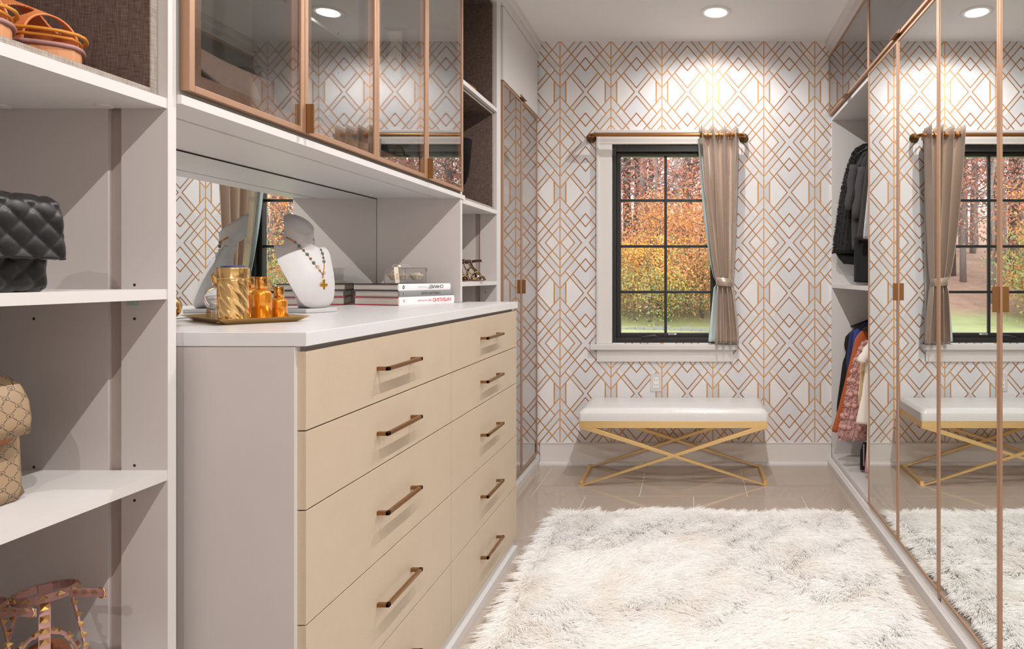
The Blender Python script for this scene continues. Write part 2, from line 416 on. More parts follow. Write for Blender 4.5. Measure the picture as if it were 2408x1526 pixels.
# ================================================================== left side joinery
FX = -.99     # front plane of the left units
DX = .020
def sidepanel(parent, name, ya, yb, z0, z1, xf=FX, xb=-1.355, face=None, groove=None):
    """upright panel; groove = 'near' cuts a shallow vertical channel in the face towards the camera"""
    mb = MB()
    if groove:
        g0, g1 = -1.102, -1.077
        mb.box(g1, xf-.0, ya, yb, z0, z1); mb.box(xb, g0, ya, yb, z0, z1); mb.box(g0, g1, ya+.009, yb, z0, z1)
        o = mb.obj(name, M_grey, parent)
        box('channel_strip', M_groove, g0+.0005, g1-.0005, ya+.0075, ya+.0088, z0, z1, o)
    else:
        o = mb.box(xb, xf, ya, yb, z0, z1).obj(name, M_grey, parent)
    box('edge_band', M_edge, xf, xf+.0012, ya, yb, z0, z1, parent)
    return o
def shelf(parent, y0, y1, z0, z1, xf=FX-.002, xb=-1.355, m=None, name='shelf'):
    o = box(name, m or M_white, xb, xf, y0, y1, z0, z1, parent)
    box('front_edge', M_edge, xf, xf+.0012, y0, y1, z0, z1, o)
    return o
def liner(parent, y0, y1, z0, z1, xf=-1.008, xb=-1.34, t=.014):
    """linen-lined box inside a cubby with a paler front trim"""
    o = MB()
    o.box(xb, xf-.002, y0, y0+t, z0, z1); o.box(xb, xf-.002, y1-t, y1, z0, z1)
    o.box(xb, xf-.002, y0+t, y1-t, z0, z0+t); o.box(xb, xf-.002, y0+t, y1-t, z1-t, z1); o.box(xb, xb+.008, y0+t, y1-t, z0+t, z1-t)
    ob = o.obj('linen_box', M_linen, parent)
    e = MB(); f0, f1 = xf-.002, xf
    e.box(f0, f1, y0, y0+t, z0, z1); e.box(f0, f1, y1-t, y1, z0, z1); e.box(f0, f1, y0+t, y1-t, z0, z0+t); e.box(f0, f1, y0+t, y1-t, z1-t, z1)
    e.obj('linen_trim', M_linen2, ob)
    return ob
def holes(parent, pts):
    for (x, y, z, nrm) in pts:
        mb = MB(); n = 10
        mb.add([(x+.0028*math.cos(2*math.pi*k/n), y, z+.0028*math.sin(2*math.pi*k/n)) for k in range(n)], [tuple(range(n))]); mb.obj('pin_hole', M_dark, parent)

# --- near shelving tower
NY0, NY1 = .44, 1.205
t1 = thing('shelving_tower', (-1.17, .82, 0), 'pale open shelving tower holding handbags and sandals, nearest the camera', 'shelving')
sidepanel(t1, 'side_panel', NY1, NY1+.019, .04, 2.645, groove=True)
sidepanel(t1, 'side_panel', NY0-.019, NY0, .04, 2.645)
box('back_panel', M_grey, -1.357, -1.345, NY0, NY1, .04, 2.645, t1)
zs = [(.055, .075), (.492, .512), (.833, .852), (1.175, 1.194), (1.5355, 1.5545), (2.055, 2.074), (2.615, 2.635)]
for a, b in zs: shelf(t1, NY0, NY1, a, b, xb=-1.345)
box('plinth', M_trim, -1.33, -1.0, NY0-.019, NY1+.019, 0, .055, t1)
liner(t1, NY0+.002, NY1-.002, 1.5555, 2.054); liner(t1, NY0+.002, NY1-.002, 2.075, 2.614)
holes(t1, [(-1.052, NY1-.0003, z, 0) for z in (1.202, 1.138, .861, .795)]+[(-1.242, NY1-.0003, z, 0) for z in (1.138, .858)])
for xx_ in (-1.28, -1.09):
    MB().lathe([(.013, 1.5355), (.0125, 1.5325)], xx_, NY1-.02, 20, False).obj('cam_cover', M_white, t1)
box('shelf_pin', mat('clear_pin', lin(150, 170, 165), .2), -1.06, -1.045, NY1-.008, NY1, 1.164, 1.175, t1)

# --- far shelving tower
FY0, FY1 = 2.738, 3.25
t2 = thing('shelving_tower', (-1.17, 3.0, 0), 'narrow open shelving tower between the drawer chest and the tall glass cabinet', 'shelving')
sidepanel(t2, 'side_panel', 2.7175, 2.738, 1.1085, 2.645, xf=-.985)
sidepanel(t2, 'side_panel', FY1, FY1+.065, .04, 2.645, xf=-.993, groove=True)
box('back_panel', M_grey, -1.357, -1.345, FY0, FY1, 1.1085, 2.645, t2); box('back_panel', M_grey, -1.357, -1.345, 2.81, FY1, .04, 1.108, t2)
for a, b in zs:
    if a > 1.0 or a < .1: shelf(t2, FY0 if a > 1 else 2.81, FY1, a, b, xb=-1.345)
liner(t2, FY0+.002, FY1-.002, 1.5555, 2.054); liner(t2, FY0+.002, FY1-.002, 2.075, 2.614)
holes(t2, [(-1.05, FY1-.0003, z, 0) for z in (1.202, 1.138)])
box('plinth', M_trim, -1.33, -.985, 2.81, FY1+.065, 0, .045, t2)

# --- upper glass cabinets
def framed_door(parent, ax, xface, y0, y1, z0, z1, lip, inner, glass, thick=.020, side=1, name='glass_door', ml=M_bronze, mi=M_bronze2):
    """door in a plane x = xface; side=+1 looks towards +x (left units), -1 towards -x (right units)"""
    xb = xface-side*thick
    mb = MB()
    def ring_yz(mb, y0, y1, z0, z1, w, xa, xb_):
        mb.box(xa, xb_, y0, y0+w, z0, z1); mb.box(xa, xb_, y1-w, y1, z0, z1)
        mb.box(xa, xb_, y0+w, y1-w, z0, z0+w); mb.box(xa, xb_, y0+w, y1-w, z1-w, z1)
    ring_yz(mb, y0, y1, z0, z1, lip, xb, xface)
    d = mb.obj(name, ml, parent, .0012)
    if inner:
        mb = MB(); ring_yz(mb, y0+lip, y1-lip, z0+lip, z1-lip, inner, xb, xface-side*.0085); mb.obj('inner_frame', mi, d)
    box('glass_pane' if glass is not M_mirror else 'mirror_pane', glass, xface-side*.0035, xface-side*.0075, y0+lip, y1-lip, z0+lip, z1-lip, d)
    return d
def tab(parent, xface, y, z0, z1, side=1, p=.020, w=.004, horiz=None):
    mb = MB()
    if horiz:   # tab under a lift-up door
        mb.box(xface-side*.002, xface+side*p, horiz[0], horiz[1], z0-.002, z0+.002)
        mb.box(xface-side*.004, xface+side*.002, horiz[0], horiz[1], z0-.002, z0+.022)
    else:
        mb.box(xface-side*.001, xface+side*p, y-w/2, y+w/2, z0, z1)
        mb.box(xface-side*.001, xface+side*.0018, y, y+.012, z0, z1)
    return mb.obj('tab_handle', M_pull, parent, .0006)

UZ0, UZ1 = 1.5685, 2.645
DOORS = [1.232, 1.6017, 1.970, 2.343, 2.714]
lbs = ['wall cabinet with bronze framed glass doors, nearer one above the necklace bust', 'wall cabinet with bronze framed glass doors, farther one above the stacked books']
M_in = mat('cabinet_inside', (.50, .51, .49), .5)
for c in range(2):
    ya, yb = DOORS[2*c]+.0015, DOORS[2*c+2]-.0015
    t = thing('glass_wall_cabinet', (-1.17, (ya+yb)/2, UZ0), lbs[c], 'cabinet')
    box('side_panel', M_in, -1.355, -.993, ya, ya+.018, UZ0, UZ1, t); box('side_panel', M_in, -1.355, -.993, yb-.018, yb, UZ0, UZ1, t)
    box('back_panel', M_in, -1.357, -1.345, ya+.018, yb-.018, UZ0, UZ1, t)
    box('bottom_panel', M_in, -1.345, -.993, ya+.018, yb-.018, UZ0, UZ0+.012, t)
    box('top_panel', M_in, -1.345, -.993, ya+.018, yb-.018, UZ1-.018, UZ1, t)
    for z in (1.900, 2.26):
        g = box('glass_shelf', M_glass, -1.343, -1.012, ya+.0185, yb-.0185, z, z+.008, t)
        box('shelf_edge', M_edgeglass, -1.0118, -1.011, ya+.0185, yb-.0185, z, z+.008, g)
    holes(t, [(x, yb-.0183, z, 0) for x in (-1.08,) for z in (1.84, 1.96)])
    for k in range(2):
        d = framed_door(t, 0, -.970, DOORS[2*c+k]+.0012, DOORS[2*c+k+1]-.0012, 1.5775, 2.64, .0135, .026, M_glass)
        if k == 1: tab(d, -.970, DOORS[2*c+k]+.004, 1.578, 1.652)

# rail board below the cabinets with its groove
bl = thing('bulkhead_shelf', (-1.16, 1.97, 1.55), 'long white board under the bronze glass wall cabinets', 'shelf')
mb = MB(); mb.box(-1.0775, -.9815, 1.226, 2.7165, 1.550, 1.5675); mb.box(-1.345, -1.0885, 1.226, 2.7165, 1.550, 1.5675); mb.box(-1.0885, -1.0775, 1.226, 2.7165, 1.556, 1.5675)
mb.obj('board', M_white, bl)
box('front_edge', M_edge, -.9815, -.9802, 1.226, 2.762, 1.550, 1.5675, bl)
# niche: mirror
nm = thing('wall_mirror', (-1.345, 1.97, 1.11), 'frameless mirror panel at the back of the niche over the worktop', 'mirror')
box('mirror_glass', M_mirror, -1.3445, -1.3405, 1.228, 2.7155, 1.109, 1.5455, nm)
box('mirror_edge', M_dark, -1.345, -1.3402, 1.228, 2.7155, 1.5455, 1.5485, nm)
box('mirror_edge', M_dark, -1.345, -1.3402, 2.7155, 2.7172, 1.109, 1.5485, nm)
box('mirror_backing', M_grey, -1.359, -1.3455, 1.226, 2.7165, 1.08, 1.55, nm)

# --- drawer chest
DZ = [(1.0675, .9105), (.9075, .7515), (.7485, .5215), (.5185, .3005), (.2975, .076)]
ch = thing('drawer_chest', (-1.07, 2.04, 0), 'wide chest with ten tan textured drawers and bronze bar pulls', 'chest')
CX = -.789
mb = MB(); mb.box(-1.355, CX, 1.266, 1.285, .036, 1.078); mb.obj('side_panel', M_grey, ch)
box('edge_band', M_edge, CX, CX+.0012, 1.266, 1.285, .036, 1.078, ch)
box('side_panel', M_grey, -1.355, CX, 2.787, 2.806, .036, 1.078, ch)
box('carcass', M_grey, -1.33, CX-.004, 1.287, 2.785, .05, 1.076, ch)
box('bottom_rail', M_white, -1.33, -.782, 1.285, 2.806, .040, .072, ch)
box('plinth', M_trim, -1.33, -.786, 1.266, 2.806, 0, .040, ch)
box('plinth_strip', M_edge, -.7855, -.765, 1.266, 2.806, 0, .036, ch, .0008)
DY = [(1.2745, 2.0430), (2.0455, 2.8060)]
for (ya, yb) in DY:
    for (zt, zb) in DZ:
        d = box('drawer', M_tan, CX+.0003, -.770, ya, yb, zb, zt, ch, .0006)
        zc = (zt+zb)/2+.003; yc = (ya+yb)/2+.0; a0, a1 = yc-.0985, yc+.0985
        mb = MB(); s = .0095
        mb.box(-.7705, -.7395, a0, a0+s, zc-s/2, zc+s/2); mb.box(-.7705, -.7395, a1-s, a1, zc-s/2, zc+s/2)
        mb.box(-.7485, -.7395, a0, a1, zc-s/2, zc+s/2)
        mb.obj('bar_pull', M_pull, d, .0009)
wt = MB().prism([(-1.3395, 1.2262), (-.9785, 1.2262), (-.9785, 1.266), (-.764, 1.266), (-.764, 2.806), (-1.3395, 2.806)] and
                [(-1.3395, 1.266), (-.764, 1.266), (-.764, 2.806), (-.9800, 2.806), (-.9800, 2.7172), (-1.3395, 2.7172)], 2, 1.079, 1.107).obj('worktop', M_counter, None, .0012)
tag(wt, 'white solid worktop along the top of the drawer chest', 'worktop')
tb = MB().box(-1.3395, -1.023, 1.2262, 1.2655, 1.079, 1.107).obj('worktop_filler', M_counter); tag(tb, 'narrow white infill strip between worktop and near tower', 'filler')

# --- tall glass shoe cabinet
TY = [3.364, 3.737, 4.112]; TX = -.992
tc_ = thing('tall_shoe_cabinet', (-1.17, 3.74, 0), 'tall bronze framed glass cabinet of shoe shelves beside the far wall', 'cabinet')
box('side_panel', M_in, -1.355, -1.014, 3.318, 3.375, .04, 2.645, tc_); box('side_panel', M_in, -1.355, -1.014, 4.115, WY-.001, .04, 2.645, tc_)
box('middle_panel', M_in, -1.345, -1.03, 3.728, 3.746, .075, 2.24, tc_)
box('back_panel', M_in, -1.357, -1.345, 3.375, 4.115, .04, 2.645, tc_)
box('top_panel', M_in, -1.345, -1.014, 3.375, 4.115, 2.235, 2.253, tc_)
box('bottom_panel', M_in, -1.345, -1.014, 3.375, 4.115, .045, .072, tc_)
box('plinth_strip', M_edge, -1.0, -.984, 3.318, WY-.02, 0, .038, tc_, .0008)
box('plinth', M_trim, -1.33, -1.0, 3.318, WY, 0, .045, tc_)
SZ = [1.954, 1.693, 1.437, 1.178, .925, .663, .384, .103]
for z in SZ:
    for (a, b) in ((3.376, 3.727), (3.747, 4.114)):
        s = box('shoe_shelf', M_in, -1.345, -1.036, a, b, z-.009, z+.009, tc_)
        box('shelf_lip', M_edge, -1.036, -1.032, a, b, z-.012, z+.022, s)
for k in range(2):
    d = framed_door(tc_, 0, TX, TY[k]+.0012, TY[k+1]-.0012, .078, 2.249, .0135, .018, M_bglass)
    tab(d, TX, TY[1]+(-.004 if k == 0 else .004), 1.118, 1.198)
hu = thing('white_wall_cabinet', (-1.17, 3.74, 2.25), 'white lift-up wall cabinet above the tall glass shoe cabinet', 'cabinet')
box('carcass', M_grey, -1.355, -1.014, 3.376, 4.114, 2.256, 2.645, hu)
d = box('door', M_white, -1.012, TX, TY[0], TY[2], 2.256, 2.642, hu, .001)
tab(d, TX, 0, 2.2545, 0, horiz=(3.70, 3.775))

# ================================================================== right side joinery
RX = .887
RD = [3.206, 2.752, 2.298, 1.843, 1.388, .933]
labels_r = ['mirrored wardrobe with bronze frames, pair of doors nearest the hanging clothes', 'mirrored wardrobe with bronze frames, second pair of doors from the hanging clothes']
def wardrobe(y0, y1, ys, lab, tabs):
    t = thing('mirrored_wardrobe', (1.2, (y0+y1)/2, 0), lab, 'wardrobe')
    box('side_panel', M_grey, .909, 1.53, y1-.018, y1-.0005, .04, 2.245, t); box('side_panel', M_grey, .909, 1.53, y0+.0005, y0+.018, .04, 2.245, t)
    box('back_panel', M_grey, 1.515, 1.53, y0+.018, y1-.018, .04, 2.245, t)
    box('bottom_panel', M_white, .893, 1.515, y0+.018, y1-.018, .045, .072, t); box('top_panel', M_grey, .909, 1.515, y0+.018, y1-.018, 2.227, 2.245, t)
    for i in range(len(ys)-1):
        a, b = ys[i+1], ys[i]
        d = framed_door(t, 0, RX, a+.0012, b-.0012, .077, 2.238, .0105, 0, M_mirror, side=-1, name='mirror_door')
        if tabs[i] is not None: tab(d, RX, tabs[i], 1.115, 1.189, side=-1)
wardrobe(RD[2]+.001, RD[0], RD[0:3], labels_r[0], [None, RD[1]-.006])
wardrobe(RD[4]+.001, RD[2], RD[2:5], labels_r[1], [None, RD[3]-.006])
wd3 = thing('mirrored_wardrobe', (1.2, .6, 0), 'mirrored wardrobe with bronze frames beside the camera', 'wardrobe')
box('carcass', M_grey, .909, 1.53, -.1, 1.387, .04, 2.245, wd3)
for i in range(3):
    b = RD[4]-.455*i; framed_door(wd3, 0, RX, b-.455+.0012, b-.0012, .077, 2.238, .0105, 0, M_mirror, side=-1, name='mirror_door')
pl = thing('wardrobe_plinth', (.89, 2, 0), 'long white plinth strip along the foot of the mirrored wardrobes', 'plinth')
box('plinth_strip', M_edge, .874, .889, -.1, WY-.033, 0, .040, pl, .001)
box('plinth_board', M_trim, .889, 1.5, -.1, WY-.001, 0, .044, pl)

# open hanging unit
ou = thing('open_hanging_unit', (1.2, 3.67, 0), 'open white closet bay with two levels of hanging clothes', 'wardrobe')
OX = .907
def rp(name, ya, yb, z0, z1, x0=OX+.001, x1=1.53):
    o = box(name, M_white, x0, x1, ya, yb, z0, z1, ou); box('edge_band', M_edge, OX, OX+.001, ya, yb, z0, z1, o)
rp('side_panel', 4.115, 4.134, .045, 2.245); rp('side_panel', 3.207, 3.226, .045, 2.245)
rp('shelf', 3.2265, 4.1145, 1.145, 1.165); rp('shelf', 3.2265, 4.1145, 2.225, 2.245); rp('bottom_shelf', 3.2265, 4.1145, .050, .075)
box('back_panel', M_white, 1.515, 1.53, 3.2265, 4.1145, .075, 2.225, ou)
for z in (2.075, 1.015):
    MB().tube([(1.215, 3.227, z), (1.215, 4.114, z)], .012, 12).obj('hanging_rod', M_pull, ou)

# upper cabinets with smoked glass
UR = [4.118, 3.206, 2.298, 1.388]
lbu = ['smoked glass lift-up wall cabinet over the hanging clothes', 'smoked glass lift-up wall cabinet over the first mirrored doors', 'smoked glass lift-up wall cabinet over the mirrored doors nearer the camera']
for i in range(3):
    a, b = UR[i+1], UR[i]
    t = thing('smoked_wall_cabinet', (1.2, (a+b)/2, 2.25), lbu[i], 'cabinet')
    box('bottom_panel', M_white, .911, 1.53, a+.001, b-.001, 2.252, 2.268, t)
    box('side_panel', M_grey, .911, 1.53, a+.001, a+.019, 2.268, 2.645, t); box('side_panel', M_grey, .911, 1.53, b-.019, b-.001, 2.268, 2.645, t)
    box('back_panel', M_grey, 1.515, 1.53, a+.019, b-.019, 2.268, 2.645, t)
    d = framed_door(t, 0, RX, a+.0015, b-.0015, 2.254, 2.641, .0135, .022, M_sglass, side=-1, name='lift_up_door')
    tab(d, RX, 0, 2.2525, 0, side=-1, horiz=((a+b)/2-.04, (a+b)/2+.04))

# ================================================================== bench
bn = thing('bench', (-.105, 3.905, 0), 'white croc-textured bench on crossed gold legs under the window', 'bench')
bx0, bx1, by0, by1 = -.655, .445, 3.706, 4.095
def cushion():
    mb = MB(); nx, ny = 60, 24; r_ = .022
    P = []
    prof = []   # section from bottom front over top to bottom back
    def sup(x, y):
        ex = min(x-bx0, bx1-x); ey = min(y-by0, by1-y)
        e = min(ex, ey)
        return .4445-(.022*(1-min(1, e/.03))**2)+.010*(1-math.exp(-ex*9))*(1-math.exp(-ey*9))
    for i in range(nx+1):
        x = bx0+(bx1-bx0)*i/nx; row = []
        for j in range(ny+1):
            y = by0+(by1-by0)*j/ny; row.append((x, y, sup(x, y)))
        P.append(row)
    mb.grid(P)
    # skirts
    per = [P[i][0] for i in range(nx+1)]+[P[nx][j] for j in range(1, ny+1)]+[P[i][ny] for i in range(nx-1, -1, -1)]+[P[0][j] for j in range(ny-1, 0, -1)]
    low = [(p[0], p[1], .377) for p in per]; mid = [(p[0]+(-.003 if p[0] <= bx0 else .003 if p[0] >= bx1 else 0), p[1]+(-.003 if p[1] <= by0 else .003 if p[1] >= by1 else 0), .407) for p in per]
    mb.grid([per, mid, low], closed_v=True, smooth=True)
    mb.add(low, [tuple(range(len(low)))])
    return mb
M_croc = bpy.data.materials.new('white_croc_leather'); M_croc.use_nodes = True
nt = M_croc.node_tree; b = nt.nodes['Principled BSDF']; b.inputs['Base Color'].default_value = (.72, .71, .705, 1); b.inputs['Roughness'].default_value = .25; b.inputs['Coat Weight'].default_value = .3; b.inputs['Coat Roughness'].default_value = .2
vo = nt.nodes.new('ShaderNodeTexVoronoi'); vo.feature = 'DISTANCE_TO_EDGE'; vo.inputs['Scale'].default_value = 55; tcx = nt.nodes.new('ShaderNodeTexCoord'); nt.links.new(tcx.outputs['Object'], vo.inputs[0])
cr = nt.nodes.new('ShaderNodeMath'); cr.operation = 'MINIMUM'; cr.inputs[1].default_value = .12; nt.links.new(vo.outputs['Distance'], cr.inputs[0])
bp = nt.nodes.new('ShaderNodeBump'); bp.inputs['Strength'].default_value = .35; bp.inputs['Distance'].default_value = .006; nt.links.new(cr.outputs[0], bp.inputs['Height']); nt.links.new(bp.outputs[0], b.inputs['Normal'])
co = cushion().obj('seat', M_croc, bn)
mb = MB(); mb.box(bx0+.002, bx1-.002, by0+.001, by0+.02, .336, .3765); mb.box(bx0+.002, bx1-.002, by1-.02, by1-.001, .336, .3765)
mb.box(bx0+.002, bx0+.02, by0+.02, by1-.02, .336, .3765); mb.box(bx1-.02, bx1-.002, by0+.02, by1-.02, .336, .3765)
mb.box(bx0+.02, bx1-.02, by0+.02, by1-.02, .362, .3765)
mb.obj('seat_frame', M_gold, bn, .0012)
s = .022
for (ya) in (by0+.002, by1-.024):
    for (xt, xb) in ((bx0+.045, bx1), (bx1-.045, bx0)):
        sg = 1 if xb > xt else -1
        pt, pb = Vector((xt, 0, .3365)), Vector((xb-sg*.012, 0, .011)); dv = (pb-pt).normalized(); nn = Vector((-dv.z, 0, dv.x))*(.0135)
        poly = [pt+nn, pt-nn, pb-nn, pb+nn]
        # cut ends level
        def at(p, z): t_ = (z-p.z)/dv.z; return (p+dv*t_)
        a, b_ = at(pt+nn, .3365), at(pt-nn, .3365); c, d_ = at(pt-nn, .0), at(pt+nn, .0)
        lim = lambda q: (min(max(q.x, bx0), bx1), q.z)
        MB().prism([(a.x, a.z), (b_.x, b_.z), lim(c), lim(d_)], 1, ya+(.0005 if sg > 0 else 0), ya+s-(.0005 if sg > 0 else 0)).obj('leg', M_gold, bn, .0012)
for x in (bx0, bx1-s):
    box('foot_rail', M_gold, x, x+s, by0+.024, by1-.024, 0.0, s, bn, .0012)

# ================================================================== curtain and rod
ro = thing('curtain_rod', (-.17, WY, 2.117), 'antique brass curtain rod with round wall rosettes over the window', 'curtain rod')
RZ = 2.117; RYY = 4.05
path = [(-.650, WY-.012, RZ-.002), (-.650, WY-.045, RZ), (-.643, WY-.068, RZ), (-.625, WY-.082, RZ), (-.60, RYY, RZ)]
path += [(-.60+.93*k/12, RYY, RZ) for k in range(1, 12)]
rp_ = [(-.60+.93-.025, RYY, RZ), (.300+.02, WY-.075, RZ), (.332, WY-.060, RZ), (.338, WY-.040, RZ), (.338, WY-.012, RZ-.002)]
path = path[:-1]+rp_
M_brass = mat('antique_brass_rod', lin(168, 116, 68), .3, .85)
MB().tube(path, .0115, 14).obj('rod', M_brass, ro)
M_brass2 = mat('antique_brass_dark', lin(118, 92, 58), .35, .85)
for x in (-.648, .338):
    mb = MB(); prof = [(.004, 0), (.031, .0), (.0315, .004), (.027, .008), (.024, .010), (.022, .016), (.014, .020), (.013, .026), (.002, .028)]
    n = 28
    mb.grid([[(x+r_*math.cos(2*math.pi*k/n), WY-d_, RZ-.004+r_*math.sin(2*math.pi*k/n)) for k in range(n)] for r_, d_ in prof], closed_v=True)
    mb.obj('rosette', M_brass2, ro)

def fabric(name, c, rough, sheen):
    m = mat(name, c, rough, sheen=sheen, bump=(1500, .05, .0002)); return m
M_satin = mat('taupe_satin', lin(184, 165, 150), .28, .35, spec=.9, sheen=.1, coat=.15)
M_satin.node_tree.nodes['Principled BSDF'].inputs['Coat Roughness'].default_value = .3
M_lining = mat('pale_blue_lining', lin(196, 212, 214), .7)
cu = thing('curtain', (.18, 4.05, .79), 'taupe satin grommet curtain tied back on one side of the window', 'curtain')
def curtain_pt(u, z, lining=0):
    zt, ztie, zb = 2.163, 1.18, .792
    # left / right edges at height z
    if z > ztie:
        t = (z-ztie)/(zt-ztie); e = t**.62
        x0 = .163+(.047-.163)*e; x1 = .258+(.298-.258)*min(1, e*1.1)
        amp = .021+(.044-.021)*min(1, t*1.2)
    else:
        t = (ztie-z)/(ztie-zb); e = min(1, t*1.15)**.8
        x0 = .163+(.150-.163)*e; x1 = .258+(.299-.258)*e
        amp = .021+.012*e
    tie = math.exp(-((z-ztie)/.035)**2)
    nf = 3.5
    ph = 2*math.pi*nf*u
    w = 2.2*(.5+.5*math.sin(ph))**2.6-.7
    x = x0+(x1-x0)*(u+.030*math.sin(2*ph+1.3*(1-t)))
    y = RYY+.0-amp*(w*(1-.6*tie))-.004*math.sin(ph*2.3+z*3)
    if z < ztie: y -= .012*t
    return x, y
def curtain_sheet(off=0, u0=0, u1=1, n=150, zs_=None, shift=0):
    P = []
    nz = 60
    for i in range(nz+1):
        f_ = i/nz; row = []
        for j in range(n+1):
            u = u0+(u1-u0)*j/n
            z = .792+(2.163-.792)*f_
            z += max(0, (f_-.94)/.06)*(.012*math.sin(2*math.pi*3.5*u)-.004)
            x, y = curtain_pt(u, min(z, 2.163)); row.append((x+shift, y+off, z))
        P.append(row)
    return P
P = curtain_sheet()
mb = MB(); mb.grid(P); fr_ = mb.obj('drape', M_satin, cu)
so = fr_.modifiers.new('s', 'SOLIDIFY'); so.thickness = .0022
# lining, showing past the leading edge
P = []
for i in range(61):
    f_ = i/60; z = .800+(2.10-.800)*f_; row = []
    x0, y0_ = curtain_pt(0.0, z); ext = (.020+.022*max(0, 1-(z-.8)/.38) if z < 1.18 else .010+.010*math.sin((z-1.18)*3.3)) if abs(z-1.18) > .03 else .006
    for j in range(31):
        v_ = j/30
        row.append((x0-ext+(.08+ext)*v_, 4.085+.008*math.sin(v_*14+z*4), z))
    P.append(row)
mb = MB(); mb.grid(P); lo_ = mb.obj('lining', M_lining, cu); so = lo_.modifiers.new('s', 'SOLIDIFY'); so.thickness = .0015
# tie band
Pt = []
for k in range(25):
    a = 2*math.pi*k/24; Pt.append([(.2105+.055*math.cos(a), RYY-.006+.036*math.sin(a), z) for z in (1.208-.006*math.cos(a), 1.157-.004*math.cos(a))])
mb = MB(); mb.grid(Pt); to = mb.obj('tie_band', M_satin, cu); so = to.modifiers.new('s', 'SOLIDIFY'); so.thickness = .004
for k in range(8):
    u = (k+.5)/8.0*1.0-.0; x, y = curtain_pt(u*.98+.01, 2.117)
    u2 = (k*.5)/4.0
    x, y = curtain_pt(min(.99, .0+k/8.0+.001) if k else .01, 2.117)
    pts = [(x+.0, y*0+RYY+.0195*math.cos(a), RZ+.0195*math.sin(a)) for a in [2*math.pi*q/20 for q in range(20)]]
    MB().tube([(p[0]+.0, p[1], p[2]) for p in pts], .0035, 8, closed=True).obj('grommet', M_brass, cu)

# ================================================================== outdoors
gd = MB(); P = []
for i in range(41):
    row = []
    for j in range(61):
        X = -45+90*j/60; Y = WY+.5+56*i/40
        z = -.58+(max(0, Y-23)*.2)+.12*math.sin(X*.3)*math.sin(Y*.2)
        row.append((X, Y, z))
    P.append(row)
M_grass = mat('autumn_grass', lin(168, 172, 122), .95, var=(1.3, .3))
g = NG(M_grass); nt = M_grass.node_tree; b = nt.nodes['Principled BSDF']; prev = b.inputs['Base Color'].links[0].from_socket
tcg = nt.nodes.new('ShaderNodeTexCoord'); spg = nt.nodes.new('ShaderNodeSeparateXYZ'); nt.links.new(tcg.outputs['Object'], spg.inputs[0])
ng_ = nt.nodes.new('ShaderNodeTexNoise'); ng_.inputs['Scale'].default_value = 1.6; ng_.inputs['Detail'].default_value = 6; nt.links.new(tcg.outputs['Object'], ng_.inputs[0])
litter = g.mix(ng_.outputs[0], lin(150, 122, 108), lin(206, 170, 148))
nt.links.new(g.mix(g.m('ADD', g.m('MULTIPLY', g.m('SUBTRACT', spg.outputs[1], 24.5), .6), g.m('MULTIPLY', ng_.outputs[0], .8), clamp=True), prev, litter), b.inputs['Base Color'])
gd.grid(P); go = gd.obj('ground', M_grass); tag(go, 'grassy ground rising towards the autumn woods outside', 'ground', kind='structure')
def leafmesh(name, n, fn, size, m, flat=.5):
    c = fn(n); a = rng.normal(size=(n, 3)); a /= np.linalg.norm(a, axis=1)[:, None]
    b_ = rng.normal(size=(n, 3)); b_ -= a*np.sum(a*b_, 1)[:, None]; b_ /= np.linalg.norm(b_, axis=1)[:, None]
    s = size*(.6+.8*rng.random(n))[:, None]
    v = np.stack([c-a*s, c-b_*s*.55, c+a*s, c+b_*s*.55], 1).reshape(-1, 3)
    me = bpy.data.meshes.new(name); me.vertices.add(4*n); me.vertices.foreach_set('co', v.ravel())
    me.loops.add(4*n); me.loops.foreach_set('vertex_index', np.arange(4*n)); me.polygons.add(n)
    me.polygons.foreach_set('loop_start', np.arange(0, 4*n, 4)); me.polygons.foreach_set('loop_total', np.full(n, 4)); me.update(); me.validate()
    me.materials.append(m); return me
def blobs(centers, spread):
    centers = np.array(centers)
    def fn(n):
        k = rng.integers(0, len(centers), n)
        return centers[k][:, :3]+rng.normal(size=(n, 3))*spread*centers[k][:, 3:4]
    return fn
M_rust = island_mat('rust_leaves', [lin(190, 122, 102), lin(212, 142, 118), lin(224, 168, 146), lin(176, 150, 142)])
M_yell = island_mat('yellow_leaves', [lin(226, 176, 84), lin(248, 204, 100), lin(252, 222, 140), lin(236, 170, 96)])
M_oran = island_mat('orange_leaves', [lin(216, 138, 100), lin(242, 166, 108), lin(240, 190, 128), lin(206, 150, 116)])
M_green = island_mat('green_leaves', [lin(134, 152, 92), lin(160, 176, 112), lin(184, 190, 134), lin(206, 168, 120)])
M_bark = mat('grey_bark', lin(150, 142, 138), .95, bump=(20, .6, .02), var=(6, .25), stretch=(1, 1, .2))
M_bark2 = mat('dark_bark', lin(112, 102, 98), .95, bump=(20, .6, .02), var=(6, .25), stretch=(1, 1, .2))
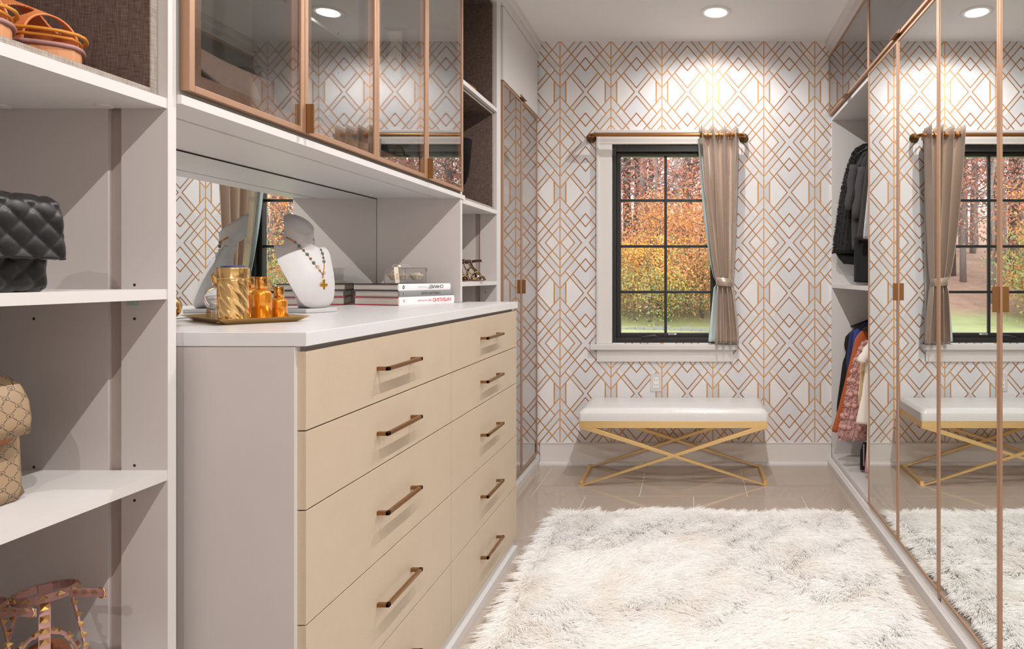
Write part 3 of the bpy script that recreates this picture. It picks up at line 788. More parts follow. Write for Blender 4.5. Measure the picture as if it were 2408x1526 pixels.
def tree_meshes(seed, hgt, r0, nb, m, bark, leaves, lsize, crown0, spread):
    R = random.Random(seed); mb = MB(); tips = []
    pts = [(R.uniform(-.15, .15)*k/6, R.uniform(-.15, .15)*k/6, hgt*k/8) for k in range(9)]
    mb.tube(pts, [r0*(1-.085*k) for k in range(9)], 8)
    for i in range(nb):
        z = hgt*R.uniform(crown0, .98); a = R.uniform(0, 6.28); L = R.uniform(.9, 2.4)*(1.25-z/hgt*.6)
        bx = (pts[4][0], pts[4][1], z); q = [bx]; dz = R.uniform(.1, .8)
        for k in range(1, 5):
            a += R.uniform(-.35, .35)
            q.append((q[-1][0]+L/4*math.cos(a), q[-1][1]+L/4*math.sin(a), q[-1][2]+L/4*dz+R.uniform(-.08, .12)))
        mb.tube(q, [r0*.28, r0*.22, r0*.16, r0*.10, r0*.05], 5)
        for k in (2, 3, 4): tips.append((*q[k], 1.0))
        # twigs
        for k in (2, 3, 4):
            e = q[k]; a2 = R.uniform(0, 6.28); l2 = R.uniform(.4, .9)
            e2 = (e[0]+l2*math.cos(a2), e[1]+l2*math.sin(a2), e[2]+R.uniform(-.2, .6)); mb.tube([e, e2], [r0*.07, r0*.03], 4); tips.append((*e2, .8))
    tm = mb.mesh('trunk', bark)
    lm = leafmesh('foliage', leaves, blobs(tips, spread), lsize, m) if leaves else None
    return tm, lm
KINDS = [tree_meshes(1, 11, .17, 30, M_rust, M_bark, 2300, .075, .12, .36),
         tree_meshes(2, 14, .26, 26, M_rust, M_bark2, 1300, .07, .22, .45),
         tree_meshes(3, 12, .20, 30, M_rust, M_bark, 900, .06, .22, .5),
         tree_meshes(4, 3.6, .06, 22, M_yell, M_bark2, 3400, .06, .12, .30),
         tree_meshes(5, 5.2, .09, 24, M_oran, M_bark2, 4200, .06, .08, .36),
         tree_meshes(6, 1.5, .035, 18, M_green, M_bark2, 3000, .045, .04, .34)]
TLAB = ['rust-leaved autumn tree in the woods outside the window', 'tall dark-trunked tree with thin rust leaves in the woods outside', 'nearly bare grey-barked tree in the woods outside',
        'small golden yellow tree at the edge of the woods outside', 'low orange-yellow tree at the edge of the woods outside', 'low green shrub at the foot of the woods outside']
TNAME = ['rust_tree', 'tall_tree', 'bare_tree', 'yellow_tree', 'orange_tree', 'green_shrub']
TGRP = ['rust trees in the woods', 'tall trees in the woods', 'bare trees in the woods', 'yellow trees in the woods', 'orange trees in the woods', 'green shrubs in the woods']
def gz(X, Y): return -.58+(max(0, Y-23)*.2)
def plant(k, X, Y, sc=1, rz=None):
    o = bpy.data.objects.new(TNAME[k], None); COL.objects.link(o); o.location = (X, Y, gz(X, Y)-.05); o.scale = (sc, sc, sc)
    o.rotation_euler = (0, 0, random.uniform(0, 6.28) if rz is None else rz)
    tag(o, TLAB[k], 'shrub' if k == 5 else 'tree', TGRP[k])
    for nm, me in (('trunk', KINDS[k][0]), ('foliage', KINDS[k][1])):
        if me is None: continue
        c = bpy.data.objects.new(nm, me); COL.objects.link(c); c.parent = o
        if nm == 'foliage': c['kind'] = 'stuff'
R = random.Random(5)
def band(xs, ys, k, n, s0, s1):
    for _ in range(n): plant(k, R.uniform(*xs), R.uniform(*ys), R.uniform(s0, s1))
for (xa, xb, m_) in ((-5.5, 3.0, 1.0), (-19, -8.5, .9), (9, 22, .9)):
    band((xa, xb), (26, 31), 0, int(6*m_), .7, 1.1); band((xa, xb), (27, 38), 1, int(7*m_), .9, 1.2); band((xa, xb), (30, 42), 2, int(6*m_), .9, 1.3)
    band((xa, xb), (34, 44), 0, int(7*m_), .9, 1.3)
    band((xa, xb), (23.5, 27), 4, int(4*m_), .7, 1.0); band((xa, xb), (22.8, 25), 5, int(8*m_), .7, 1.2)
plant(3, -1.55, 23.3, .78, 1.0); plant(3, -2.9, 24.2, .62); plant(4, -1.2, 24.3, .85); plant(4, .4, 24.2, .8); plant(3, -.2, 26, 1.0)
plant(3, -12.5, 24, .9); plant(5, -11.5, 22.4, 1.3); plant(5, -13.2, 22.4, 1.4)
# stone edging beside the lawn
se = MB()
for k in range(26): 
    x = -4.5+k*.3; se.box(x, x+R.uniform(.2, .28), 21.0+R.uniform(-.05, .05), 21.25, -.62, -.62+R.uniform(.06, .14)+.06)
tag(se.obj('stone_edging', mat('grey_stone', lin(150, 148, 144), .9)), 'low row of pale edging stones on the lawn outside', 'edging', kind='stuff')

# ================================================================== rug
rg = thing('fur_rug', (.05, 2.2, 0), 'long white faux fur rug covering the middle of the tile floor', 'rug')
RX0, RX1, RY0, RY1 = -.685, .785, .35, 3.235
def rough_edge(s, a): return a*(.5*math.sin(s*3.1)+.3*math.sin(s*7.7+1)+.2*math.sin(s*17+2))
per = []
n = 60
for k in range(n): t_ = k/n; per.append((RX0+(RX1-RX0)*t_, RY0))
for k in range(n): t_ = k/n; per.append((RX1+rough_edge(t_*6, .02)+.0*t_, RY0+(RY1-RY0)*t_))
for k in range(n): t_ = k/n; per.append((RX1-(RX1-RX0)*t_, RY1+rough_edge(t_*5, .025)))
for k in range(n): t_ = k/n; per.append((RX0+rough_edge(t_*6+3, .02), RY1-(RY1-RY0)*t_))
per = [((x-.05)*.955+.05, (y-1.8)*.975+1.8) for x, y in per]
MB().prism(per, 2, .0005, .020).obj('backing', mat('rug_backing', (.75, .72, .68), .9), rg)
M_fur = bpy.data.materials.new('white_fur'); M_fur.use_nodes = True
nt = M_fur.node_tree; b = nt.nodes['Principled BSDF']; b.inputs['Roughness'].default_value = .75; b.inputs['Specular IOR Level'].default_value = .15
out = [n_ for n_ in nt.nodes if n_.type == 'OUTPUT_MATERIAL'][0]
hi = nt.nodes.new('ShaderNodeHairInfo'); g = NG(M_fur)
tcf = nt.nodes.new('ShaderNodeTexCoord'); nf = nt.nodes.new('ShaderNodeTexNoise'); nf.inputs['Scale'].default_value = 5.5; nf.inputs['Detail'].default_value = 3; nt.links.new(tcf.outputs['Object'], nf.inputs[0])
patch = g.m('MULTIPLY', g.m('SUBTRACT', nf.outputs[0], .44), 3.2, clamp=True)
cbase = g.mix(patch, (1.0, .995, .99, 1), (.975, .95, .925, 1))
nt.links.new(cbase, b.inputs['Base Color'])
tl = nt.nodes.new('ShaderNodeBsdfTranslucent'); nt.links.new(cbase, tl.inputs[0])
mx = nt.nodes.new('ShaderNodeMixShader'); mx.inputs[0].default_value = .40; nt.links.new(b.outputs[0], mx.inputs[1]); nt.links.new(tl.outputs[0], mx.inputs[2]); nt.links.new(mx.outputs[0], out.inputs[0])
NC = 400000; NP = 6
ux = rng.random(NC); uy = rng.random(NC)**.85
bx = RX0+.01+(RX1-RX0-.02)*ux; by = RY0+(RY1-RY0-.01)*uy
def nz2(x, y, s, seed):
    r2 = np.random.default_rng(seed); v = np.zeros_like(x)
    for _ in range(10):
        k = r2.normal(size=2)*s; ph = r2.random()*6.28; v += np.sin(k[0]*x+k[1]*y+ph)
    return v/math.sqrt(5)
ang = nz2(bx, by, 4, 1)*.45+nz2(bx, by, 20, 2)*.42+nz2(bx, by, 45, 9)*.16-1.0
# outward lean at the edges
ex = np.minimum(bx-RX0, RX1-bx); sgn = np.where(bx-RX0 < RX1-bx, -1, 1); wE = np.clip(1.15-ex/.06, 0, 1)
ey = RY1-by; wT = np.clip(1-ey/.07, 0, 1)
lx = np.cos(ang)*(1-wE)+sgn*wE*1.0; ly = np.sin(ang)*(1-wT)+wT*1.1
cell = np.floor(bx/.045+nz2(bx, by, 30, 5)*.5)*7919+np.floor(by/.045+nz2(bx, by, 30, 6)*.5)
cid = cell.astype(np.int64); _, inv = np.unique(cid, return_inverse=True)
jit = rng.normal(size=(inv.max()+1, 2))*.16
L = .062*(.72+.45*rng.random(NC)); hgt = .50+.10*nz2(bx, by, 14, 3)+.10*rng.normal(size=NC)
hgt = np.clip(hgt*(1-.35*np.maximum(wE, wT)), .2, .85)
lx += jit[inv, 0]+rng.normal(size=NC)*.10; ly += jit[inv, 1]+rng.normal(size=NC)*.10
z0_ = .006+.014*rng.random(NC)*(1-np.maximum(wE, wT))
pos = np.zeros((NC, NP, 3), np.float32)
for k in range(NP):
    t_ = k/(NP-1)
    pos[:, k, 0] = bx+lx*L*.88*(t_**1.25)
    pos[:, k, 1] = by+ly*L*.88*(t_**1.25)
    pos[:, k, 2] = z0_+L*hgt*(1.55*t_-.75*t_**2)
pos[:, :, 2] = np.maximum(pos[:, :, 2], .006)
pos[:, -1, :2] += rng.normal(size=(NC, 2))*.002
hc = bpy.data.hair_curves.new('fur_pile'); hc.add_curves([NP]*NC)
hc.attributes['position'].data.foreach_set('vector', pos.ravel())
ra = hc.attributes.get('radius') or hc.attributes.new('radius', 'FLOAT', 'POINT')
rad = np.tile(np.array([.0013, .0013, .0013, .0011, .0009, .0004], np.float32), NC); ra.data.foreach_set('value', rad)
hc.materials.append(M_fur)
ho = bpy.data.objects.new('fur_pile', hc); COL.objects.link(ho); ho.parent = rg; ho.location = (-.05, -2.2, 0); ho['kind'] = 'stuff'

# ================================================================== things on the worktop
CZ = 1.1073
# tray
Fp = Vector((-1.06, 1.43)); U = Vector((-.788, .616)); V = Vector((.616, .788)); cen = Fp+U*.15+V*.095
def on_tray(a, b): q = Fp+U*a+V*b; return q.x, q.y
tr = thing('perfume_tray', (cen.x, cen.y, CZ), 'rectangular gold tray with sloping sides under the perfume bottles', 'tray')
def rect(la, lb, z): return [tuple((*(cen+U*sa*la/2+V*sb*lb/2), z)) for sa, sb in ((-1, -1), (-1, 1), (1, 1), (1, -1))]
mb = MB(); a = rect(.255, .145, CZ); b_ = rect(.300, .190, CZ+.0135); c_ = rect(.296, .186, CZ+.0138); d_ = rect(.251, .141, CZ+.0022)
mb.grid([a, b_, c_, d_], closed_v=True, smooth=False); mb.add(a, [(0, 1, 2, 3)]); mb.add(d_, [(3, 2, 1, 0)])
mb.obj('tray_body', mat('brushed_gold_tray', lin(198, 166, 106), .22, .9), tr, .0004)
M_pgold = mat('polished_gold', lin(246, 206, 142), .17, 1.0)
M_amber = mat('amber_gold_glass', lin(232, 148, 34), .2, .7, coat=1.0, var=(60, .25), stretch=(1, 1, .1))
M_rcap = mat('rose_gold_cap', lin(232, 172, 96), .08, 1.0)
TZ = CZ+.0024
# twisted gold jar
jx, jy = on_tray(.059, .045); jr = .0315
j = thing('gold_perfume_jar', (jx, jy, TZ), 'tall gold perfume flask with twisted fluting and a dark blue top', 'perfume')
n = 96; rings = []
for i in range(41):
    z = TZ+.101*i/40; row = []
    for k in range(n):
        a = 2*math.pi*k/n; sfl = math.sin(8*(a+z*26)); r_ = jr*(1-.045*max(0, sfl)**.6*min(1, i/3, (40-i)/4))
        row.append((jx+r_*math.cos(a), jy+r_*math.sin(a), z))
    rings.append(row)
MB().grid(rings, closed_v=True, cap=True).obj('body', M_pgold, j)
MB().lathe([(.030, TZ+.1012), (.0325, TZ+.102), (.0325, TZ+.1045), (.0318, TZ+.106), (.0322, TZ+.124), (.0330, TZ+.1265), (.0325, TZ+.1285), (.027, TZ+.1295)], jx, jy, 48).obj('cap', M_pgold, j)
MB().lathe([(.0262, TZ+.1292), (.0235, TZ+.1325), (.015, TZ+.1345), (.001, TZ+.135)], jx, jy, 40).obj('cap_inlay', mat('navy_enamel', lin(44, 52, 92), .3, coat=.6), j, label='dark blue domed top')
# round clear bottle
cx, cy = on_tray(.213, .062)
q = thing('round_perfume_bottle', (cx, cy, TZ), 'clear round perfume bottle with a gold dome cap behind the gold flask', 'perfume')
M_bglassb = mat('clear_bottle_glass', (.93, .94, .95), .02, trans=.92, ior=1.42)
MB(Matrix.Translation((cx, cy, 0)) @ Matrix.Rotation(-.65, 4, 'Z')).box(-.033, .033, -.02, .02, TZ, TZ+.027).obj('bottle_foot', M_bglassb, q, .002)
MB().lathe([(.010, TZ+.0275), (.026, TZ+.030), (.033, TZ+.045), (.034, TZ+.055), (.029, TZ+.072), (.014, TZ+.083), (.012, TZ+.085)], cx, cy, 40).obj('bottle_body', M_bglassb, q)
MB().lathe([(.0165, TZ+.0852), (.0172, TZ+.1000), (.018, TZ+.101), (.018, TZ+.1035), (.0188, TZ+.104), (.0175, TZ+.113), (.012, TZ+.1195), (.001, TZ+.122)], cx, cy, 36).obj('cap', M_pgold, q)
def amber(ab, r, h, hc, rc, lab):
    x, y = ab
    t = thing('amber_perfume_bottle', (x, y, TZ), lab, 'perfume')
    hb = h-hc
    MB().lathe([(r*.9, TZ), (r, TZ+.002), (r*1.0, TZ+hb*.80), (r*.95, TZ+hb*.88), (r*.8, TZ+hb*.945), (rc*1.05, TZ+hb*.985), (rc*.9, TZ+hb)], x, y, 40).obj('bottle_body', M_amber, t)
    MB().lathe([(rc, TZ+hb+.0004), (rc*1.03, TZ+hb+.001), (rc, TZ+h-.001), (rc*.95, TZ+h)], x, y, 36).obj('cap', M_rcap, t)
amber((-1.068, 1.585), .0222, .1075, .0305, .0132, 'amber gold perfume bottle standing in front, the broadest of three')
amber((-1.166, 1.680), .0222, .1080, .0305, .0128, 'amber gold perfume bottle half hidden behind the twisted gold flask')
amber((-1.063, 1.644), .0188, .0830, .0300, .0115, 'shortest amber gold perfume bottle at the end of the tray')
# gold ball ornament at the panel edge
gx, gy = -1.292, 1.562
gb = thing('gold_ball_ornament', (gx, gy, CZ), 'shiny gold ball half hidden behind the tower panel', 'ornament')
MB().ball((gx, gy, CZ+.036), .0355, 18).obj('ball', M_pgold, gb)
MB().lathe([(.016, CZ), (.016, CZ+.004)], gx, gy, 24).obj('foot', M_pgold, gb)

# necklace bust
fdir = Vector((.9, -.436, 0)).normalized(); sdir = Vector((.436, .9, 0)).normalized(); bc = Vector((-1.203, 1.995, 0))
bu = thing('necklace_bust', (bc.x, bc.y, CZ), 'white leatherette necklace bust on a flat base before the mirror', 'display bust')
M_lea = mat('white_leatherette', (.50, .485, .49), .45, bump=(500, .1, .0003))
pb = [bc+fdir*a+sdir*b2 for a, b2 in ((.080, .046), (.080, -.054), (-.040, -.056), (-.040, .050))]
MB().prism([(p.x, p.y) for p in pb], 2, CZ, CZ+.0125).obj('base', M_lea, bu, .003)
# z, half width of the front board, front offset, half width of the back, drop of the board's sides
lev = [(.0130, .020, .058, .012, .004), (.022, .040, .064, .016, .010), (.036, .053, .0650, .020, .014), (.06, .063, .060, .026, .018), (.09, .073, .050, .032, .021), (.12, .080, .037, .037, .023), (.15, .086, .021, .041, .024),
       (.172, .088, .008, .044, .024), (.188, .086, -.003, .046, .022), (.197, .080, -.008, .046, .024), (.204, .064, -.006, .045, .030), (.211, .050, -.002, .043, .036)]
rings = []; n = 48; nh = 30
for (z, w_, fc, wb2, sd_) in lev:
    row = []
    for k in range(nh+1):
        a = math.pi*k/nh; sx = math.cos(a); row.append((w_*sx, fc-sd_*abs(sx)**2.2, z+(.010*abs(sx)**3 if .17 < z < .2 else 0)))
    for k in range(1, n-nh):
        a = math.pi*k/(n-nh); sx = -math.cos(a); row.append((wb2*sx*1.0+(w_-wb2)*sx*abs(sx)**8*.6, -.034+(fc-sd_+.034)*abs(sx)**6*.55, z))
    rings.append([(bc.x+fdir.x*f_+sdir.x*s_, bc.y+fdir.y*f_+sdir.y*s_, CZ+zz2) for s_, f_, zz2 in row])
for (z, rw, fc, rf) in ((.226, .0445, -.036, .036), (.245, .042, -.037, .036), (.262, .0415, -.038, .037), (.277, .0425, -.039, .038)):
    row = []
    for k in range(n):
        a = (math.pi*k/nh) if k <= nh else math.pi+math.pi*(k-nh)/(n-nh); s_ = rw*math.cos(a); f_ = fc+rf*math.sin(a)
        zz2 = z-(f_-fc)*.85*(z-.20)/.077; row.append((bc.x+fdir.x*f_+sdir.x*s_, bc.y+fdir.y*f_+sdir.y*s_, CZ+zz2))
    rings.append(row)
mb = MB(); mb.grid(rings, closed_v=True, cap=True); bo = mb.obj('bust_body', M_lea, bu)
bvh = BVHTree.FromPolygons([Vector(v) for v in mb.v], [f for f in mb.f])
# necklace
nk = thing('beaded_necklace', (bc.x, bc.y, CZ+.1), 'gold chain necklace with dark green beads and a gold cross on the white bust', 'necklace')
O = Vector((0, 0, CAMZ))
def on_bust(a, b_, lift=.002):
    x = 600+a*.17036; y = 500+b_*.17036
    d_ = (px(x, y, 1.0)-O).normalized(); h_ = bvh.ray_cast(O, d_)
    if h_[0] is None: return None
    return h_[0]-d_*lift
chain1 = [(330, 292), (380, 315), (430, 340), (480, 368), (525, 395)]
gem1 = [(555, 412, 0), (612, 465, 1), (672, 520, 0), (722, 575, 1), (768, 635, 0), (810, 692, 1)]
gem2 = [(850, 412, 0), (882, 460, 1), (908, 512, 0), (930, 565, 1), (943, 622, 0), (951, 675, 1)]
M_teal = mat('teal_stone_bead', lin(88, 112, 112), .35, coat=.3); M_brown = mat('brown_crystal_bead', lin(110, 88, 84), .15, coat=.5)
M_chain = mat('gold_chain', lin(190, 140, 82), .25, .9)
def link(seq, name, r_=.0011):
    pts = [on_bust(*p[:2], .0015) for p in seq]; pts = [p for p in pts if p]
    if len(pts) > 1: MB().tube(pts, r_, 6).obj(name, M_chain, nk)
link(chain1, 'gold_chain', .0022); link([(803, 366), (815, 380), (838, 400)], 'gold_chain', .0022)
link([(525, 395)]+[g_[:2] for g_ in gem1]+[(862, 752), (895, 800), (938, 870)], 'gold_wire'); link([(838, 400)]+[g_[:2] for g_ in gem2]+[(955, 740), (948, 800), (940, 870)], 'gold_wire', .0014)
for g_ in gem1+gem2:
    p = on_bust(g_[0], g_[1], .003)
    if p: MB().ball(p, .0046 if g_[2] else .0034, 7, (1, 1, 1.25)).obj('green_bead' if g_[2] else 'brown_bead', M_teal if g_[2] else M_brown, nk)
for (a, b_, r_) in ((862, 752, .0062), (895, 800, .0035), (950, 835, .0055), (938, 888, .0036)):
    p = on_bust(a, b_, .003)
    if p:
        MB().tube([p+sdir*(r_*.75*math.cos(t_))+Vector((0, 0, r_*math.sin(t_))) for t_ in [2*math.pi*k/14 for k in range(14)]], .0007, 5, closed=True).obj('gold_ring', M_chain, nk)
p = on_bust(948, 1000, .004)
if p is None: p = px(761, 670, 1.99)
xf = Matrix.Translation(p) @ Matrix(((sdir.x, -fdir.x, 0, 0), (sdir.y, -fdir.y, 0, 0), (0, 0, 1, 0), (0, 0, 0, 1)))
mb = MB(xf)
mb.prism([(-.0035, -.026), (.0035, -.026), (.0035, -.002), (.0115, -.0035), (.0115, .0055), (.0035, .004), (.0035, .018), (-.0035, .018), (-.0035, .004), (-.0115, .0055), (-.0115, -.0035), (-.0035, -.002)], 1, -.0015, .0015)
mb.obj('cross_pendant', mat('yellow_gold', lin(226, 168, 64), .25, .9), nk, .0008)

# books
def text_obj(body, size, m, parent, origin, xdir, zdir, name='lettering', mirror=True, ext=.00015, bold=0, sx=1.0):
    cu_ = bpy.data.curves.new(name, 'FONT'); cu_.body = body; cu_.size = size; cu_.align_x = 'CENTER'; cu_.align_y = 'CENTER'; cu_.extrude = ext; cu_.offset = bold
    o = bpy.data.objects.new(name, cu_); COL.objects.link(o); cu_.materials.append(m)
    X = Vector(xdir).normalized(); Z = Vector(zdir).normalized(); N = X.cross(Z)
    Mx = Matrix(((X.x, Z.x, N.x, 0), (X.y, Z.y, N.y, 0), (X.z, Z.z, N.z, 0), (0, 0, 0, 1)))
    Mx = Matrix.Translation(origin) @ Mx @ Matrix.Diagonal((-sx if mirror else sx, 1, 1, 1))
    # convert to mesh so that the mirrored letters keep their faces
    dg = bpy.context.evaluated_depsgraph_get(); me = bpy.data.meshes.new_from_object(o.evaluated_get(dg)); bpy.data.objects.remove(o); bpy.data.curves.remove(cu_)
    me.transform(Mx); me.materials.clear(); me.materials.append(m)
    o = bpy.data.objects.new(name, me); COL.objects.link(o); o.parent = parent
    off = Vector(); p_ = parent
    while p_ is not None: off += Vector(p_.location); p_ = p_.parent
    o.location = -off
    return o
S1 = Vector((.366, .9306, 0)).normalized(); S2 = Vector((-.9306, .366, 0)).normalized()   # spine direction, page direction
Pk = Vector((-1.107, 2.413, 0))
M_page = mat('page_block', lin(196, 186, 178), .8, bump=(300, .5, .001), stretch=(.05, .05, 6))
def book(z0, h_, o1, ln, wd, name, lab, mcov, mspine, texts, o2=0.0):
    c = Pk+S1*(o1+ln/2)+S2*(o2+wd/2); t = thing('book', (c.x, c.y, z0), lab, 'book', None)
    P0 = Pk+S1*o1+S2*o2
    def pr(a0, a1, b0, b1): return [(q.x, q.y) for q in (P0+S1*a0+S2*b0, P0+S1*a1+S2*b0, P0+S1*a1+S2*b1, P0+S1*a0+S2*b1)]
    ct = .0034
    MB().prism(pr(0, ln, .001, wd), 2, z0, z0+ct).obj('cover', mcov, t); MB().prism(pr(0, ln, .001, wd), 2, z0+h_-ct, z0+h_).obj('cover', mcov, t)
    MB().prism(pr(.003, ln-.003, .004, wd-.004), 2, z0+ct, z0+h_-ct).obj('page_block', M_page, t)
    mb = MB(); nseg = 8; rr = [(0-.0028*math.sin(math.pi*k/nseg), z0+h_*k/nseg) for k in range(nseg+1)]
    # slightly rounded spine
    poly = [(b, z) for b, z in rr]+[(.0045, z0+h_), (.0045, z0)]
    vs = []; 
    for a in (0, ln):
        for b, z in poly: q_ = P0+S1*a+S2*b; vs.append((q_.x, q_.y, z))
    m_ = len(poly)
    mb.add(vs, [tuple(range(m_)), tuple(range(2*m_-1, m_-1, -1))]+[(i, (i+1) % m_, m_+(i+1) % m_, m_+i) for i in range(m_)])
    sp_ = mb.obj('spine', mspine, t)
    for (body, size, a, m3, bold, sx) in texts:
        q_ = P0+S1*a+S2*(-.0034)+Vector((0, 0, z0+h_*.5)); text_obj(body, size, m3, sp_, q_, S1, (0, 0, 1), 'spine_lettering', True, bold=bold, sx=sx)
    return t
M_wcov = mat('white_dust_jacket', (.84, .82, .82), .35); M_gcov = mat('grey_cloth_cover', lin(134, 136, 136), .7); M_rcov = mat('red_cloth_cover', lin(168, 26, 38), .55)
M_bcov = mat('black_cloth_cover', lin(30, 28, 30), .6); M_ink = mat('black_ink', (.01, .01, .01), .6); M_rink = mat('red_ink', lin(196, 44, 52), .6); M_gink = mat('grey_ink', lin(82, 84, 84), .6); M_lgink = mat('pale_grey_ink', lin(180, 178, 178), .6)
ZB = CZ
book(ZB, .0318, 0, .292, .232, 'book', 'thick white-spined book with red boards, bottom of the stack', M_rcov, M_wcov,
     [('VALENTINO', .0215, .222, M_rink, 0, .90), ('OBJECTS OF COUTURE', .0065, .128, M_rink, 0, 1.1), ('V', .016, .022, M_rink, 0, 1)])
book(ZB+.0320, .0240, .001, .288, .230, 'book', 'grey cloth-covered book in the middle of the stack', M_gcov, M_gcov,
     [('CHRISTIAN DIOR', .0140, .160, M_gink, .0001, .95), ('I', .012, .018, M_gink, .0003, 1)])
book(ZB+.0562, .0262, -.002, .272, .236, 'book', 'white-spined book with black boards, top of the stack', M_bcov, M_wcov,
     [('CHANEL', .0190,   .190, M_ink, .0001, 1.10), ('COLLECTIONS', .0065, .122, M_lgink, 0, 1.3), ('O', .0165, .022, M_ink, .0008, .7)])
# acrylic flower box
fx, fy, fz = -1.165, 2.60, ZB+.0826
fb = thing('acrylic_flower_box', (fx, fy, fz), 'clear acrylic box of cream preserved roses tied with a ribbon on the books', 'box'); fb.rotation_euler = (0, 0, .40)
w2, d2, hh = .076, .052, .060
mb = MB(); t_ = .003
mb.box(fx-w2, fx+w2, fy-d2, fy-d2+t_, fz+.003, fz+hh); mb.box(fx-w2, fx+w2, fy+d2-t_, fy+d2, fz+.003, fz+hh); mb.box(fx-w2, fx-w2+t_, fy-d2+t_, fy+d2-t_, fz+.003, fz+hh); mb.box(fx+w2-t_, fx+w2, fy-d2+t_, fy+d2-t_, fz+.003, fz+hh); mb.box(fx-w2, fx+w2, fy-d2, fy+d2, fz, fz+.003)
mb.obj('acrylic_case', M_acryl, fb)
MB().box(fx-w2-.004, fx+w2+.004, fy-d2-.004, fy+d2+.004, fz+hh, fz+hh+.0025).obj('lid', M_acryl, fb)
M_smokeedge = mat('grey_acrylic_edge', lin(120, 110, 108), .2)
mb = MB()
for sx in (-1, 1):
    mb.box(fx+sx*(w2+.001), fx+sx*(w2-.001), fy-d2-.0006, fy-d2+.001, fz, fz+hh)
mb.box(fx-.0008, fx+.0008, fy-d2-.0004, fy-d2+.0005, fz+.003, fz+hh)
mb.box(fx-w2-.004, fx+w2+.004, fy-d2-.0046, fy-d2-.0035, fz+hh-.0005, fz+hh+.003); mb.box(fx-w2, fx+w2, fy-d2-.0006, fy-d2, fz+.001, fz+.0028)
for sx in (-1, 1): mb.box(fx+sx*(w2+.001), fx+sx*(w2+.005), fy-d2-.0046, fy-d2-.0035, fz+hh-.012, fz+hh)
mb.obj('case_edges', M_smokeedge, fb)
def rose(c, r, m, tw=0):
    mb = MB()
    for k in range(14):
        a = k*2.4+tw; rr = r*(.15+.85*k/14); h_ = r*(.8-.5*k/14); P = []
        for i in range(6):
            row = []
            for j_ in range(7):
                aa = a+(-.75+1.5*j_/6)*(1.0); f_ = i/5
                rad_ = rr*(.55+.5*f_+.12*f_*f_); row.append((c[0]+rad_*math.cos(aa), c[1]+rad_*math.sin(aa)*.9, c[2]-r*.5+f_*(h_+r*.5)-.12*r*abs(j_-3)/3*f_))
            P.append(row)
        mb.grid(P)
    o = mb.obj('rose', m, fb); sol = o.modifiers.new('s', 'SOLIDIFY'); sol.thickness = .0006
    return o
M_rose = mat('cream_petal', lin(232, 216, 198), .7, sheen=.3); M_rose2 = mat('blush_petal', lin(226, 196, 172), .7, sheen=.3)
rose((fx-.042, fy-.012, fz+.027), .027, M_rose2, 0); rose((fx+.008-.022, fy+.02, fz+.027), .025, M_rose, 1); rose((fx+.045, fy-.010, fz+.026), .026, M_rose, 2); rose((fx+.035, fy+.024, fz+.026), .024, M_rose, .5)
M_rib = mat('cream_ribbon', lin(238, 226, 208), .5, sheen=.5)
mb = MB(); rx = fx-.034
mb.strip([(rx+.006, fy-d2-.006, fz+.002), (rx+.003, fy-d2-.0065, fz+.03), (rx, fy-d2-.006, fz+hh+.004), (rx, fy-.02, fz+hh+.005), (rx, fy+d2+.006, fz+hh+.003)], (1, 0, 0), .016, .0006)
for sg, L_ in ((-1, .030), (1, .045)):
    pts = [(rx+.012+sg*L_*f_, fy-.015, fz+hh+.005+.012*math.sin(math.pi*f_)) for f_ in [k/8 for k in range(9)]]
    pts += [(rx+.012+sg*L_*(1-f_), fy-.015, fz+hh+.005+.003*math.sin(math.pi*f_)) for f_ in [k/8 for k in range(1, 9)]]
    mb.strip(pts, (0, 1, 0), .016, .0006)
mb.ball((rx+.012, fy-.015, fz+hh+.009), .006, 7)
rb = mb.obj('ribbon', M_rib, fb)
text_obj('FLEUR', .009, mat('gold_print', lin(196, 160, 110), .5), rb, Vector((rx+.0045, fy-d2-.0073, fz+.028)), (0, 0, -1), (1, 0, 0), 'ribbon_lettering', True)

# ================================================================== bags
def prof_extrude(path, y0, y1, ny, closed, thick=0, disp=None, endr=.0):
    """extrude an XZ path along Y with an optional quilt displacement"""
    N = len(path); P = []; acc = [0]
    for i in range(1, N): acc.append(acc[-1]+math.dist(path[i], path[i-1]))
    nor = []
    for i in range(N):
        a = path[i-1] if (i or closed) else path[0]; b = path[(i+1) % N] if (i < N-1 or closed) else path[-1]
        tx, tz = b[0]-a[0], b[1]-a[1]; l_ = math.hypot(tx, tz) or 1; nor.append((tz/l_, -tx/l_))
    for j in range(ny+1):
        y = y0+(y1-y0)*j/ny; e = min(y-y0, y1-y)/endr if endr else 1; k_ = math.sqrt(max(0, 1-(1-min(1, e))**2)) if endr else 1
        row = []
        for i in range(N):
            d_ = (disp(acc[i], y) if disp else 0)*(k_**.5)-(1-k_)*endr*.8
            row.append((path[i][0]+nor[i][0]*d_, y, path[i][1]+nor[i][1]*d_))
        P.append(row)
    mb = MB(); mb.grid(P, closed_v=closed, cap=closed); return mb
def rrect(x0, x1, z0, z1, r_, n=6, per=.004):
    pts = []
    for cx_, cz_, a0 in ((x1-r_, z0+r_, -90), (x1-r_, z1-r_, 0), (x0+r_, z1-r_, 90), (x0+r_, z0+r_, 180)):
        for k in range(n+1): a = math.radians(a0+90*k/n); pts.append((cx_+r_*math.cos(a), cz_+r_*math.sin(a)))
    out_ = []
    for i in range(len(pts)):
        a, b = pts[i], pts[(i+1) % len(pts)]; m_ = max(1, int(math.dist(a, b)/per))
        for k in range(m_): out_.append((a[0]+(b[0]-a[0])*k/m_, a[1]+(b[1]-a[1])*k/m_))
    return out_
